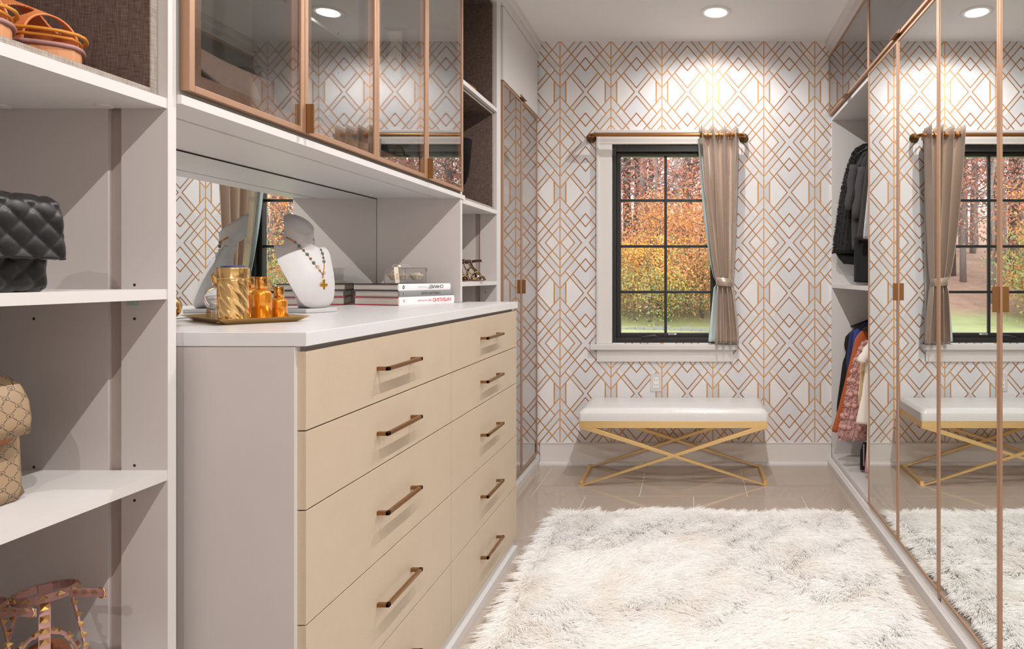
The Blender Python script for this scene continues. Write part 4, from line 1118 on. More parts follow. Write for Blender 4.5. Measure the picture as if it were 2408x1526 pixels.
def quilt(pitch, amp, offs=0):
    def f(s, y):
        a = (s+y+offs)/pitch; b = (s-y)/pitch
        return amp*(abs(math.sin(math.pi*a))*abs(math.sin(math.pi*b)))**.42
    return f
M_blk = mat('black_lambskin', lin(17, 16, 18), .42, spec=.5, bump=(400, .08, .0003), coat=.15)
SZ4 = 1.1945
kb = thing('quilted_flap_bag', (-1.05, .89, SZ4), 'black diamond-quilted leather flap handbag on the open tower shelf', 'handbag')
prof_extrude(rrect(-1.075, -1.006, SZ4, SZ4+.132, .012), .77, 1.000, 110, True, disp=quilt(.040, .0032), endr=.012).obj('bag_body', M_blk, kb)
# flap over the top and down the front
pf = [(-1.078, SZ4+.100), (-1.080, SZ4+.125), (-1.076, SZ4+.140), (-1.062, SZ4+.147), (-1.035, SZ4+.1490), (-1.008, SZ4+.146), (-.993, SZ4+.136), (-.988, SZ4+.118), (-.986, SZ4+.09), (-.984, SZ4+.066), (-.982, SZ4+.050)]
dens = []
for i in range(len(pf)-1):
    m_ = max(1, int(math.dist(pf[i], pf[i+1])/.003))
    for k in range(m_): dens.append((pf[i][0]+(pf[i+1][0]-pf[i][0])*k/m_, pf[i][1]+(pf[i+1][1]-pf[i][1])*k/m_))
dens.append(pf[-1]); dens = dens[::-1]
fo = prof_extrude(dens, .76, 1.006, 120, False, disp=quilt(.040, .0036, .006), endr=.010).obj('flap', M_blk, kb)
so = fo.modifiers.new('s', 'SOLIDIFY'); so.thickness = .006; so.offset = -1
mb = MB()
for k in range(7):
    c = Vector((-1.035+.003*math.sin(k*2), .885+.010*k, SZ4+.153+.003*math.sin(k*1.7)))
    ax = Vector((math.sin(k*1.3)*.4, 1, 0)).normalized(); up_ = Vector((0, 0, 1)) if k % 2 else Vector((1, 0, .3)).normalized()
    mb.tube([c+ax*(.008*math.cos(t))+up_*(.0045*math.sin(t)) for t in [2*math.pi*q_/14 for q_ in range(14)]], .0013, 6, closed=True)
mb.obj('chain_strap', M_pgold, kb)
MB().tube([(-1.05, .885+.01*k, SZ4+.150+.012*math.sin(math.pi*k/7)) for k in range(8)], .005, 8).obj('top_handle', M_blk, kb)

# monogram bag
M_mono = bpy.data.materials.new('monogram_canvas'); M_mono.use_nodes = True
g = NG(M_mono); nt = M_mono.node_tree; b = nt.nodes['Principled BSDF']; b.inputs['Roughness'].default_value = .6
tcm = nt.nodes.new('ShaderNodeTexCoord'); spm = nt.nodes.new('ShaderNodeSeparateXYZ'); nt.links.new(tcm.outputs['Object'], spm.inputs[0])
pw, phh = .029, .027
yy = g.m('DIVIDE', spm.outputs[1], pw); zz_ = g.m('DIVIDE', spm.outputs[2], phh)
a_ = g.m('ADD', yy, zz_); b2_ = g.m('SUBTRACT', yy, zz_)
fa = g.m('SUBTRACT', g.m('FRACT', a_), .5); fb_ = g.m('SUBTRACT', g.m('FRACT', b2_), .5)
# lines along both diagonals and double ring at the nodes
ly_ = g.m('MULTIPLY', g.m('ADD', fa, fb_), .5*pw); lz_ = g.m('MULTIPLY', g.m('SUBTRACT', fa, fb_), .5*phh)
def ringm(cx_, r_, w_, gapsign):
    dx = g.m('SUBTRACT', ly_, cx_); rr = g.m('SQRT', g.m('ADD', g.m('MULTIPLY', dx, dx), g.m('MULTIPLY', lz_, lz_)))
    rg_ = g.m('LESS_THAN', g.m('ABSOLUTE', g.m('SUBTRACT', rr, r_)), w_)
    cut = g.m('MULTIPLY', g.m('GREATER_THAN', g.m('MULTIPLY', dx, gapsign), .0012), g.m('MULTIPLY', g.m('LESS_THAN', lz_, .0024), g.m('GREATER_THAN', lz_, .0002)))
    bar = g.m('MULTIPLY', g.m('LESS_THAN', g.m('ABSOLUTE', lz_), .0006), g.m('MULTIPLY', g.m('GREATER_THAN', g.m('MULTIPLY', dx, gapsign), 0), g.m('LESS_THAN', g.m('MULTIPLY', dx, gapsign), r_)))
    return g.m('MAXIMUM', g.m('MULTIPLY', rg_, g.m('SUBTRACT', 1, cut)), bar), rr
r1, d1 = ringm(-.0020, .0029, .0005, 1); r2, d2_ = ringm(.0020, .0029, .0005, -1)
dia = g.m('MINIMUM', g.m('ABSOLUTE', fa), g.m('ABSOLUTE', fb_))
hexl = g.m('MULTIPLY', g.m('LESS_THAN', dia, .035), g.m('MULTIPLY', g.m('GREATER_THAN', d1, .0046), g.m('GREATER_THAN', d2_, .0046)))
pat = g.m('MAXIMUM', hexl, g.m('MAXIMUM', r1, r2))
nt.links.new(g.mix(pat, lin(156, 132, 104), lin(84, 68, 60)), b.inputs['Base Color'])
M_cog = mat('cognac_leather', lin(196, 122, 82), .5)
SZ3 = .8525
mbg = thing('monogram_flap_bag', (-1.16, .95, SZ3), 'beige monogram canvas handbag with a cognac leather gusset on the lower tower shelf', 'handbag')
pth = [(-1.098, SZ3+.002), (-1.096, SZ3+.02), (-1.101, SZ3+.12), (-1.112, SZ3+.135), (-1.215, SZ3+.135), (-1.222, SZ3+.12), (-1.226, SZ3+.01), (-1.22, SZ3+.0)]
prof_extrude(pth, .80, 1.052, 20, True, endr=.01).obj('bag_body', M_mono, mbg)
prof_extrude([(-1.090, SZ3+.100), (-1.094, SZ3+.145), (-1.11, SZ3+.160), (-1.21, SZ3+.160), (-1.216, SZ3+.136), (-1.212, SZ3+.124), (-1.10, SZ3+.118)], .80, 1.034, 12, True, endr=.012).obj('leather_gusset', M_cog, mbg, label='cognac leather strip under the flap')
fl_ = prof_extrude([(-1.073, SZ3+.112), (-1.071, SZ3+.135), (-1.075, SZ3+.165), (-1.088, SZ3+.190), (-1.11, SZ3+.203), (-1.15, SZ3+.207), (-1.20, SZ3+.200), (-1.225, SZ3+.17), (-1.228, SZ3+.10)], .79, 1.040, 24, False, endr=.012).obj('flap', M_mono, mbg)
so = fl_.modifiers.new('s', 'SOLIDIFY'); so.thickness = .007; so.offset = 0
fl_.rotation_euler = (0, 0, 0)

# ================================================================== shoes
def sole_outline(L, Wd, n=26, pointy=0.0):
    pts = []
    for k in range(n+1):
        t = k/n
        w_ = (.36+.20*math.sin(math.pi*min(1, t*1.0))**1.0)*(1-.33*math.exp(-((t-.42)/.2)**2))
        w_ *= math.sqrt(max(0, 1-((t-.5)/.5)**6)) if t < .5 else max(0, 1-((t-.5)/.5)**(3.2-1.6*pointy))**(.6+.3*pointy)
        w_ *= 1.0 if t < .5 else 1.12
        pts.append((t*L, w_*Wd))
    return pts
def sole(mb, L, Wd, thick, zfun, n=26, pointy=0):
    o = sole_outline(L, Wd, n, pointy); top = []; bot = []
    lf = [(x, w_) for x, w_ in o]; rt = [(x, -w_) for x, w_ in o[::-1]]
    loop = lf+rt[1:-1]
    T_ = [(x, y, zfun(x/L)+thick) for x, y in loop]; B_ = [(x, y*.97, zfun(x/L)) for x, y in loop]
    mb.grid([T_, B_], closed_v=True, smooth=False)
    m_ = len(lf)
    for arr, fl2 in ((T_, 0), (B_, 1)):
        fs = []
        nn = len(loop)
        for i in range(m_-1):
            a, b = i, i+1; c, d = (nn-i) % nn, (nn-i-1) % nn
            q_ = [a, b, d, c]; q_ = [x_ for i2, x_ in enumerate(q_) if x_ not in q_[:i2]]
            if len(q_) > 2: fs.append(tuple(q_))
        mb.add(arr, fs)
def strap_arc(mb, x, w_, z0, h_, width, t, lean=0, n=16, a0=0, a1=math.pi, yoff=0):
    pts = [(x+lean*math.sin(a), yoff+w_*math.cos(a), z0+h_*math.sin(a)) for a in [a0+(a1-a0)*k/n for k in range(n+1)]]
    mb.strip(pts, (1, 0, .0), width, t); return pts
def place(loc, yaw, sc=1): return Matrix.Translation(loc) @ Matrix.Rotation(yaw, 4, 'Z') @ Matrix.Scale(sc, 4)
def studs(mb, pts, every, s, out_from):
    c = Vector(out_from); acc = 0; last = None
    for i in range(1, len(pts)):
        a, b = Vector(pts[i-1]), Vector(pts[i]); L_ = (b-a).length; m_ = max(1, int(L_/.002))
        for k in range(m_):
            p = a.lerp(b, k/m_); acc += L_/m_
            if acc >= every:
                acc = 0; t = (b-a).normalized(); n_ = (p-c); n_ -= t*n_.dot(t); n_.normalize(); q_ = t.cross(n_)
                base = [p+n_*.0015+t*s*sa+q_*s*sb for sa, sb in ((-1, -1), (1, -1), (1, 1), (-1, 1))]; tip = p+n_*(.0015+s*.95)
                mb.add([tuple(v) for v in base]+[tuple(tip)], [(0, 1, 4), (1, 2, 4), (2, 3, 4), (3, 0, 4), (3, 2, 1, 0)])
M_tansole = mat('peach_leather', lin(206, 146, 104), .5); M_oranl = mat('orange_leather', lin(206, 126, 78), .45, bump=(200, .1, .0004)); M_cordl = mat('mustard_piping', lin(206, 134, 50), .4); M_rosey = mat('dusty_rose_leather', lin(162, 122, 118), .5)
M_brl = mat('brown_insole', lin(120, 72, 46), .6)
# orange slides in the top linen box: toes towards the room
def orange_sandal(loc, yaw, lab):
    t = thing('orange_sandal', loc, lab, 'shoe', None); X = place(loc, yaw)
    z0 = .0
    mb = MB(X); sole(mb, .235, .092, .030, lambda u: .0); mb.obj('sole', M_tansole, t, .002)
    mb = MB(X); o = sole_outline(.236, .0945, 40); lp = [(x-.0005, y, .0305) for x, y in o]+[(x-.0005, -y, .0305) for x, y in o[::-1]][1:-1]
    mb.tube(lp, .0042, 8, closed=True); mb.obj('sole_piping', M_rosey, t)
    # broad hood over the foot with two cut-outs
    mb = MB(X); nA, nB = 132, 66
    def hood(u, v): # u across 0..1, v along 0..1
        a = math.pi*u; x = .070+.120*v; w_ = .0485-.006*v*v; h_ = .104-.042*v
        return Vector((x+.012*math.sin(a)*(1-v), w_*math.cos(a), .026+h_*math.sin(a)**.75))
    fs = []; vs = [tuple(hood(i/nA, j/nB)) for i in range(nA+1) for j in range(nB+1)]
    for i in range(nA):
        for j in range(nB):
            u, v = (i+.5)/nA, (j+.5)/nB
            if ((u-.31)/.13)**2+((v-.66)/.22)**2 < 1 or ((u-.69)/.13)**2+((v-.66)/.22)**2 < 1: continue
            a = i*(nB+1)+j; fs.append((a, a+nB+1, a+nB+2, a+1))
    mb.add(vs, fs, True); ho_ = mb.obj('upper', M_oranl, t); s_ = ho_.modifiers.new('s', 'SOLIDIFY'); s_.thickness = .003
    mb = MB(X)
    for rise, out_, r3 in ((.018, .003, .0030), (.010, -.002, .0026)):
        oo = [q_ for q_ in sole_outline(.236, .0945, 40) if q_[0] > .09]
        ring_ = [(x+out_*(x > .2), y+out_, .034+rise*(.4+.6*math.sin(math.pi*min(1, (x-.09)/.10)*.5))) for x, y in oo]
        ring_ = ring_+[(x, -y, z) for x, y, z in ring_[::-1]][1:]
        mb.tube(ring_, r3, 8)
    mb.obj('front_cord', M_cordl, t)
    mb = MB(X); pts = [(.03+.10*(k/14)*(1-k/14)*0+.035*math.sin(math.pi*k/14)*0-.012, .046*math.cos(math.pi*k/14), .10+.006*math.sin(math.pi*k/14)) for k in range(15)]
    mb.strip([(.085, .049, .07), (.05, .050, .095), (.0, .042, .105), (-.015, 0, .106), (.0, -.042, .105), (.05, -.050, .095), (.085, -.049, .07)], (0, 0, 1), .018, .003)
    mb.obj('heel_strap', M_oranl, t)
    mb = MB(X); mb.tube([(.088, -.053+.0, .078+.006*math.cos(a)) if 0 else (.088+.009*math.sin(a), -.053, .078+.009*math.cos(a)) for a in [2*math.pi*k/12 for k in range(12)]], .0022, 6, closed=True)
    mb.obj('buckle', M_pgold, t)
LZ = 1.5555+.0142
orange_sandal((-1.262, 1.112, LZ), -.20, 'orange leather sandal with mustard cords, the one nearer the tower end')
orange_sandal((-1.262, .990, LZ), -.16, 'orange leather sandal with mustard cords, cut off at the picture edge')

M_sstud = mat('pale_gold_stud', lin(214, 176, 124), .2, .9)
def studded_heel(loc, yaw, lab, m_strap, m_in, m_stud, name, sc=1.0, hi=1.0, wm=1.0):
    t = thing(name, loc, lab, 'shoe'); X = place(loc, yaw, sc)
    zf = lambda u: .052*hi*max(0, 1-u/.62)**1.4+.004
    mb = MB(X); sole(mb, .225, .082, .006, zf, pointy=1); mb.obj('insole', m_in, t)
    mb = MB(X); mb.prism([(-.014, -.012), (.014, -.010), (.014, .010), (-.014, .012)], 2, 0, zf(.06)+.002)
    mb.v = [v for v in mb.v]; mb.obj('heel', m_strap, t)
    allp = []
    def st(pts, w_, nrm, nm='strap'):
        mb = MB(X); mb.strip(pts, nrm, w_*wm, .0024); o = mb.obj(nm, m_strap, t); allp.append(pts)
    A = lambda x, w_, z0, h_, lean=0: [(x+lean*math.sin(a), w_*math.cos(a), z0+h_*math.sin(a)) for a in [math.pi*k/16 for k in range(17)]]
    st(A(.185, .040, .010, .034, .006), .010, (1, 0, 0))
    st(A(.140, .043, .014, .056, .002), .010, (1, 0, 0))
    st(A(.088, .044, .030, .078, .0), .010, (1, 0, 0))
    # centre T strap from the toe to the ankle band
    st([(.192, 0, .047), (.165, 0, .058), (.140, 0, .071), (.112, 0, .092), (.088, 0, .110), (.070, .0, .132), (.062, 0, .152)], .011, (0, 1, 0))
    # ankle ring
    rg2 = [(.020+.047*math.cos(a), .040*math.sin(a), .150+.006*math.cos(a)) for a in [2*math.pi*k/24 for k in range(25)]]
    st(rg2, .011, (0, 0, 1), 'ankle_strap')
    st([(-.024, 0, .150), (-.026, 0, .110), (-.010, 0, .062*hi)], .014, (0, 1, 0), 'heel_strap')
    st([(.06, .030, .152), (.09, .048, .158), (.125, .075, .160)], .010, (0, 0, 1), 'loose_strap')
    for s_ in (1, -1):
        st([(.185, s_*.040, .014), (.160, s_*.047, .030), (.140, s_*.046, .050), (.10, s_*.048, .075), (.06, s_*.040, .11), (.045, s_*.032, .146)], .006, (0, 0, 1), 'side_strap')
    mb = MB(X)
    for pts in allp: studs(mb, pts, .026/wm, .0060, (.06, 0, .075))
    mb.obj('studs', m_stud, t, kind='stuff')
    mb = MB(X); mb.tube([(.118+.007*math.cos(a), .069+.004*math.cos(a), .160+.009*math.sin(a)) for a in [2*math.pi*k/12 for k in range(12)]], .0014, 6, closed=True); mb.obj('buckle', M_pgold, t)
studded_heel((-1.150, 1.135, .5125), -.785, 'dusty rose strappy heel with gold pyramid studs, lower shelf near the tower panel', M_rosey, M_brl, M_sstud, 'studded_heel', wm=1.3)
studded_heel((-1.205, 1.070, .5125), -.785, 'dusty rose strappy heel with gold studs, cut off at the picture edge', M_rosey, M_brl, M_sstud, 'studded_heel', wm=1.3)
M_dkstrap = mat('dark_brown_strap', lin(64, 44, 34), .4)
studded_heel((-1.095, 3.06, 1.1945), -.5, 'small dark brown gladiator sandal covered in gold studs on the far tower shelf', M_dkstrap, M_brl, M_pgold, 'studded_sandal', .62, .25, 2.0)
studded_heel((-1.15, 2.97, 1.1945), -.35, 'small dark brown gladiator sandal with gold studs, behind its mate', M_dkstrap, M_brl, M_pgold, 'studded_sandal', .62, .25, 2.0)

# generic closed shoe
def pump(loc, yaw, m, lab, heel=.06, sc=1, name='court_shoe', grp=None):
    t = thing(name, loc, lab, 'shoe', grp); X = place(loc, yaw, sc)
    zf = lambda u: heel*max(0, 1-u/.6)**1.4+.002
    mb = MB(X); sole(mb, .235, .076, .004, zf, 18, 1); mb.obj('sole', M_brl, t)
    P = []
    for i in range(15):
        u = i/14; row = []; w_ = sole_outline(.235, .076, 14, 1)[i][1]
        op = 1 if u > .62 else 0
        for k in range(13):
            a = math.pi*k/12; top = .048 if u < .15 else (.030 if u < .58 else .046*(1-((u-.58)/.42)**2)+.004)
            hgt = math.sin(a)**.7*top if u > .6 else (min(1, math.sin(a)*2.2)*top)
            yy2 = w_*math.cos(a) if u > .6 else w_*(1 if a < 1.57 else -1)*(1-.12*math.sin(a))
            if u <= .6 and .9 < a < 2.24: yy2 = w_*(1 if a < 1.57 else -1)*.93; hgt = top
            row.append((u*.235, yy2, zf(u)+.004+hgt))
        P.append(row)
    vs = [p for r_ in P for p in r_]; fs = []
    for i in range(14):
        for k in range(12):
            if i < 8 and 5 <= k <= 6: continue
            a = i*13+k; fs.append((a, a+13, a+14, a+1))
    mb = MB(X); mb.add(vs, fs, True); o = mb.obj('upper', m, t); s_ = o.modifiers.new('s', 'SOLIDIFY'); s_.thickness = .002
    if heel > .02:
        mb = MB(X); mb.prism([(-.006, -.008), (.012, -.006), (.012, .006), (-.006, .008)], 2, 0, zf(.04)+.002); mb.obj('heel', m, t)
pump((-1.245, 3.02, 2.0895), -.1, mat('amber_leather', lin(150, 96, 46), .4), 'brown leather shoe in the upper linen box of the far tower', .03)
SHC = [('cream', (214, 200, 186)), ('blush pink', (206, 160, 146)), ('dark grey', (78, 76, 80)), ('nude beige', (196, 168, 146)), ('black', (30, 30, 32)), ('silver grey', (168, 168, 172))]
R = random.Random(3)
words_ = {0: 'top', 1: 'second', 2: 'third', 3: 'fourth', 4: 'fifth', 5: 'sixth', 6: 'seventh', 7: 'lowest'}
for i, z in enumerate(SZ):
    for c_, yc in ((0, 3.50), (0, 3.625), (1, 3.87), (1, 4.00)):
        nmc, rgb = SHC[(i*3+c_*2) % 6]
        side_ = 'nearer' if c_ == 0 else 'farther'; which = 'nearer' if yc in (3.50, 3.87) else 'farther'
        pump((-1.29, yc, z+.0095), R.uniform(-.05, .05), mat('shoe_'+nmc.replace(' ', '_'), lin(*rgb), .4), '%s court shoe, %s of its pair, %s shelf of the %s glass shoe bay' % (nmc, which, words_[i], side_), R.choice([.03, .06, .08]))

# tall black boots in the far tower
def boot(loc, lab):
    t = thing('tall_boot', loc, lab, 'shoe'); X = place(loc, 2.9); mb = MB(X); P = []
    prof = [(0, .075, .040, .038), (.02, .080, .046, .040), (.05, .055, .050, .040), (.08, .028, .046, .040), (.12, .010, .044, .040), (.20, .006, .050, .046), (.28, .004, .055, .050)]
    for z, fwd, rx_, ry_ in prof:
        P.append([(fwd+(rx_+(.055 if z < .06 else 0)*max(0, math.cos(a)))*math.cos(a), ry_*math.sin(a), z+.004) for a in [2*math.pi*k/20 for k in range(20)]])
    mb.grid(P, closed_v=True, cap=True); mb.obj('boot_body', mat('black_suede', lin(18, 16, 18), .8, spec=.1), t)
    mb = MB(X)
    for k in range(7):
        for z in (.07+.03*k,): mb.ball((.02+.042*math.cos(-.6), .042*math.sin(-.6)-.005, z), .003, 5)
    mb.obj('silver_studs', mat('silver_stud', lin(220, 220, 225), .2, .9), t)
boot((-1.07, 2.96, 1.5697), 'tall black studded boot in the lower linen box of the far tower')
boot((-1.17, 2.90, 1.5697), 'tall black studded boot set back behind its mate in the far tower')

# ================================================================== contents of the glass wall cabinets
M_taupe = mat('taupe_leather', lin(176, 150, 138), .5, bump=(120, .1, .0004)); M_taupe2 = mat('dark_plum_leather', lin(70, 56, 56), .5)
BZ = UZ0+.0125
tb_ = thing('taupe_tote_bag', (-1.16, 1.43, BZ), 'taupe leather tote bag with dark front pocket behind the nearest glass door', 'handbag')
def bagbody(y0, y1, x0, x1, z0, h_, m, par, name='bag_body', taper=.3):
    P = []
    for k in range(9):
        v_ = k/8; xx0 = x0+(x1-x0)*taper*.5*v_**2; xx1 = x1-(x1-x0)*taper*.5*v_**2; e = .012*math.sin(math.pi*v_); row = []
        for p in rrect(0, 1, 0, 1, .12, 4, .15): row.append((xx0-e+(xx1-xx0+2*e)*p[0], y0+(y1-y0)*p[1], z0+h_*v_))
        P.append(row)
    mb = MB(); mb.grid(P, closed_v=True, cap=True); return mb.obj(name, m, par)
bagbody(1.275, 1.60, -1.25, -1.055, BZ+.0, .125, M_taupe2, tb_)
P = []
for i in range(25):
    f_ = i/24; yq = 1.268+.345*f_; zlow = BZ+.080*(1-f_)**1.2+.006; row = []
    for k in range(19):
        v_ = k/18
        if v_ < .35: w_ = v_/.35; row.append((-1.235+.165*w_, yq, BZ+.127+.012*math.sin(math.pi*w_)))
        else: w_ = (v_-.35)/.65; row.append((-1.050+.022*math.sin(w_*1.6)+.004*math.sin(f_*9), yq, BZ+.127+(zlow-BZ-.127)*w_))
    P.append(row)
mb = MB(); mb.grid(P); fq = mb.obj('flap', M_taupe, tb_, label='taupe curved flap'); so = fq.modifiers.new('s', 'SOLIDIFY'); so.thickness = .005
MB().tube([(-1.15, 1.36+.14*k/12, BZ+.130+.065*math.sin(math.pi*k/12)**.6) for k in range(13)], .008, 10).obj('handle', M_taupe, tb_)
MB().tube([(-1.05, 1.30, BZ+.10), (-1.045, 1.38, BZ+.06), (-1.045, 1.46, BZ+.045), (-1.05, 1.55, BZ+.04)], .006, 8).obj('strap', M_taupe2, tb_)
GS = 1.9085
def simple_bag(y0, y1, x0, x1, z0, h_, m, lab, name='clutch_bag', handle=True, mh=M_pgold):
    t = thing(name, ((x0+x1)/2, (y0+y1)/2, z0), lab, 'handbag'); bagbody(y0, y1, x0, x1, z0, h_, m, t)
    bagbody(y0-.002, y1+.002, x1-.008, x1+.004, z0+h_*.45, h_*.56, m, t, 'flap', .02)
    mb = MB(); mb.lathe([(.010, z0+h_*.52), (.010, z0+h_*.56)], x1+.004, (y0+y1)/2, 12, False); mb.obj('clasp', M_pgold, t)
    if handle: MB().tube([((x0+x1)/2, y0+(y1-y0)*(.25+.5*k/12), z0+h_-.004+.06*math.sin(math.pi*k/12)**.7) for k in range(13)], .004, 8).obj('handle', mh, t)
simple_bag(1.30, 1.56, -1.25, -1.07, GS+.0, .20, M_taupe2, 'dark plum handbag on the glass shelf above the taupe tote', mh=M_taupe2)
M_tanb = mat('tan_leather', lin(176, 128, 92), .5)
simple_bag(1.70, 1.80, -1.22, -1.06, BZ, .075, M_tanb, 'small tan box bag behind the second glass door, nearer one', handle=False)
simple_bag(1.83, 1.93, -1.22, -1.06, BZ, .075, M_tanb, 'small tan box bag behind the second glass door, farther one', handle=False)
M_gry = mat('grey_leather', lin(96, 98, 104), .5)
simple_bag(1.62, 1.68, -1.26, -1.10, BZ, .17, M_gry, 'slate grey handbag beside the taupe tote', handle=False)
simple_bag(2.02, 2.25, -1.24, -1.08, BZ, .11, mat('black_leather', lin(28, 27, 30), .4), 'black leather handbag with gold clasp behind the third glass door', mh=mat('black_leather', lin(28, 27, 30), .4))
simple_bag(2.43, 2.65, -1.24, -1.08, BZ, .10, mat('olive_leather', lin(84, 88, 66), .5), 'olive green handbag behind the fourth glass door', mh=M_brl)
simple_bag(2.06, 2.26, -1.26, -1.08, GS, .18, mat('charcoal_leather', lin(60, 60, 66), .5), 'charcoal handbag on the upper glass shelf', handle=True, mh=M_taupe2)
fr3 = thing('framed_card', (-1.2, 2.16, GS), 'cream card in a dark frame leaning inside the far glass cabinet', 'picture frame')
XF = Matrix.Translation((-1.12, 2.285, GS+.001)) @ Matrix.Rotation(-.10, 4, 'X')
MB(XF).box(-.09, .09, 0, .010, 0, .21).obj('frame', M_taupe2, fr3); MB(XF).box(-.075, .075, -.002, 0, .015, .195).obj('card', mat('cream_card', lin(226, 214, 192), .6), fr3)
fr4 = thing('framed_card', (-1.2, 1.68, BZ), 'white card in a thin grey frame behind the second glass door', 'picture frame')
XF = Matrix.Translation((-1.17, 1.945, BZ+.001)) @ Matrix.Rotation(-.08, 4, 'X') 
MB(XF).box(-.155, -.03, -.27+.27, .008, 0, .19).obj('frame', M_gry, fr4); MB(XF).box(-.150, -.035, -.002, 0, .005, .185).obj('card', mat('white_card', lin(232, 230, 228), .6), fr4)

# vague bags behind the smoked glass
M_pale = mat('pale_lilac_leather', lin(176, 166, 174), .5)
def blob_bag(y0, y1, x0, x1, z0, h_, m, lab): simple_bag(y0, y1, x0, x1, z0, h_, m, lab, handle=True, mh=m)
for (y0, y1, hh_, m, lab) in ((3.35, 3.60, .22, M_gry, 'slate handbag behind the smoked glass above the hanging clothes'), (3.70, 3.95, .18, M_taupe2, 'dark plum handbag behind the smoked glass near the papered wall'),
                              (2.85, 3.10, .24, M_pale, 'pale lilac handbag behind the smoked glass over the mirror doors'), (2.42, 2.70, .20, M_gry, 'slate handbag behind the second smoked glass door')):
    t = thing('clutch_bag', (1.1, (y0+y1)/2, 2.268), lab, 'handbag'); bagbody(y0, y1, .98, 1.14, 2.2685, hh_, m, t)
    MB().tube([(1.06, y0+(y1-y0)*(.25+.5*k/12), 2.2685+hh_-.004+.07*math.sin(math.pi*k/12)**.7) for k in range(13)], .006, 8).obj('handle', m, t)

# ================================================================== hanging clothes
M_hang = mat('black_hanger', lin(20, 20, 22), .5)
def hanger(par, y, zr, xc=1.215, w_=.21):
    mb = MB()
    mb.tube([(xc+.013*math.cos(a), y, zr+.013*math.sin(a)) for a in [math.radians(-30+k*24) for k in range(10)]]+[(xc, y, zr-.03), (xc, y, zr-.055)], .002, 6)
    mb.tube([(xc-w_, y, zr-.115), (xc-w_*.5, y, zr-.075), (xc, y, zr-.055), (xc+w_*.5, y, zr-.075), (xc+w_, y, zr-.115)], .005, 8)
    mb.obj('hanger', M_hang, par)
def garment(y, zr, edge, zbot, th, m, name, lab, cat, seed=0, fold=.006, back=None, sleeve=None, sm=None, lean=0):
    """edge: [(z, x_aisle)] profile of the edge that faces the room, from the top down"""
    R = random.Random(seed); t = thing(name, (1.215, y, zbot), lab, cat); hanger(t, y, zr)
    zt = edge[0][0]; P = []; nz = 26
    def ex(z):
        for (za, xa), (zb_, xb_) in zip(edge, edge[1:]):
            if zb_ <= z <= za: f_ = (za-z)/(za-zb_ or 1); return xa+(xb_-xa)*f_
        return edge[-1][1]
    ph = [R.uniform(0, 6.28) for _ in range(4)]
    for i in range(nz+1):
        f_ = i/nz; z = zt+(zbot-zt)*f_; xa = ex(z); xb_ = 2.43-xa if back is None else back
        xb_ = min(xb_, 1.50); thz = th*(.35+.65*min(1, f_*3)); row = []
        n_ = 40
        for k in range(n_):
            a = 2*math.pi*k/n_; cxx = (xa+xb_)/2; hw = (xb_-xa)/2
            sx = math.cos(a); sy = math.sin(a)
            px_ = cxx+hw*(abs(sx)**.75)*(1 if sx > 0 else -1)
            yy2 = y+thz/2*(abs(sy)**.6)*(1 if sy > 0 else -1)+fold*f_*(math.sin(px_*34+ph[0]+z*2)+.6*math.sin(px_*71+ph[1]))+lean*f_
            row.append((px_+fold*.7*f_*math.sin(z*9+ph[2]), yy2, z+.004*math.sin(px_*40+ph[3])*(i == nz)))
        P.append(row)
    mb = MB(); mb.grid(P, closed_v=True, cap=True); b_ = mb.obj('garment_body', m, t)
    if sleeve:   # (z0,x0,z1,x1,r0,r1)
        z0, x0, z1, x1, r0, r1 = sleeve; mb = MB(); pts = [(x0+(x1-x0)*k/8+.004*math.sin(k*1.7), y-th*.45+.003*math.sin(k), z0+(z1-z0)*k/8) for k in range(9)]
        mb.tube(pts, [r0+(r1-r0)*k/8 for k in range(9)], 12); mb.obj('sleeve', sm or m, t)
    return t, b_, P
M_furb = mat('black_fur_cloth', lin(26, 24, 25), .75, bump=(90, .9, .004)); M_wool = mat('charcoal_wool', lin(66, 64, 66), .9, bump=(500, .4, .001)); M_wool2 = mat('dark_grey_wool', lin(58, 54, 55), .9, bump=(400, .3, .001))
M_blkc = mat('black_cloth', lin(16, 16, 18), .8); M_blue = mat('royal_blue_cloth', lin(36, 66, 150), .6); M_rustc = mat('rust_suede', lin(172, 88, 44), .75, var=(8, .06)); M_pinkf = mat('dusty_pink_fur', lin(196, 152, 146), .85)
M_pinks = mat('pale_pink_satin', lin(232, 188, 180), .4, sheen=.3); M_cream = mat('cream_knit', lin(232, 224, 214), .8, bump=(300, .3, .001)); M_navy = mat('navy_cloth', lin(40, 48, 84), .7); M_seq = mat('silver_sequin', lin(190, 190, 194), .25, .8, bump=(700, 1, .002))
ZR1, ZR2 = 2.075, 1.015
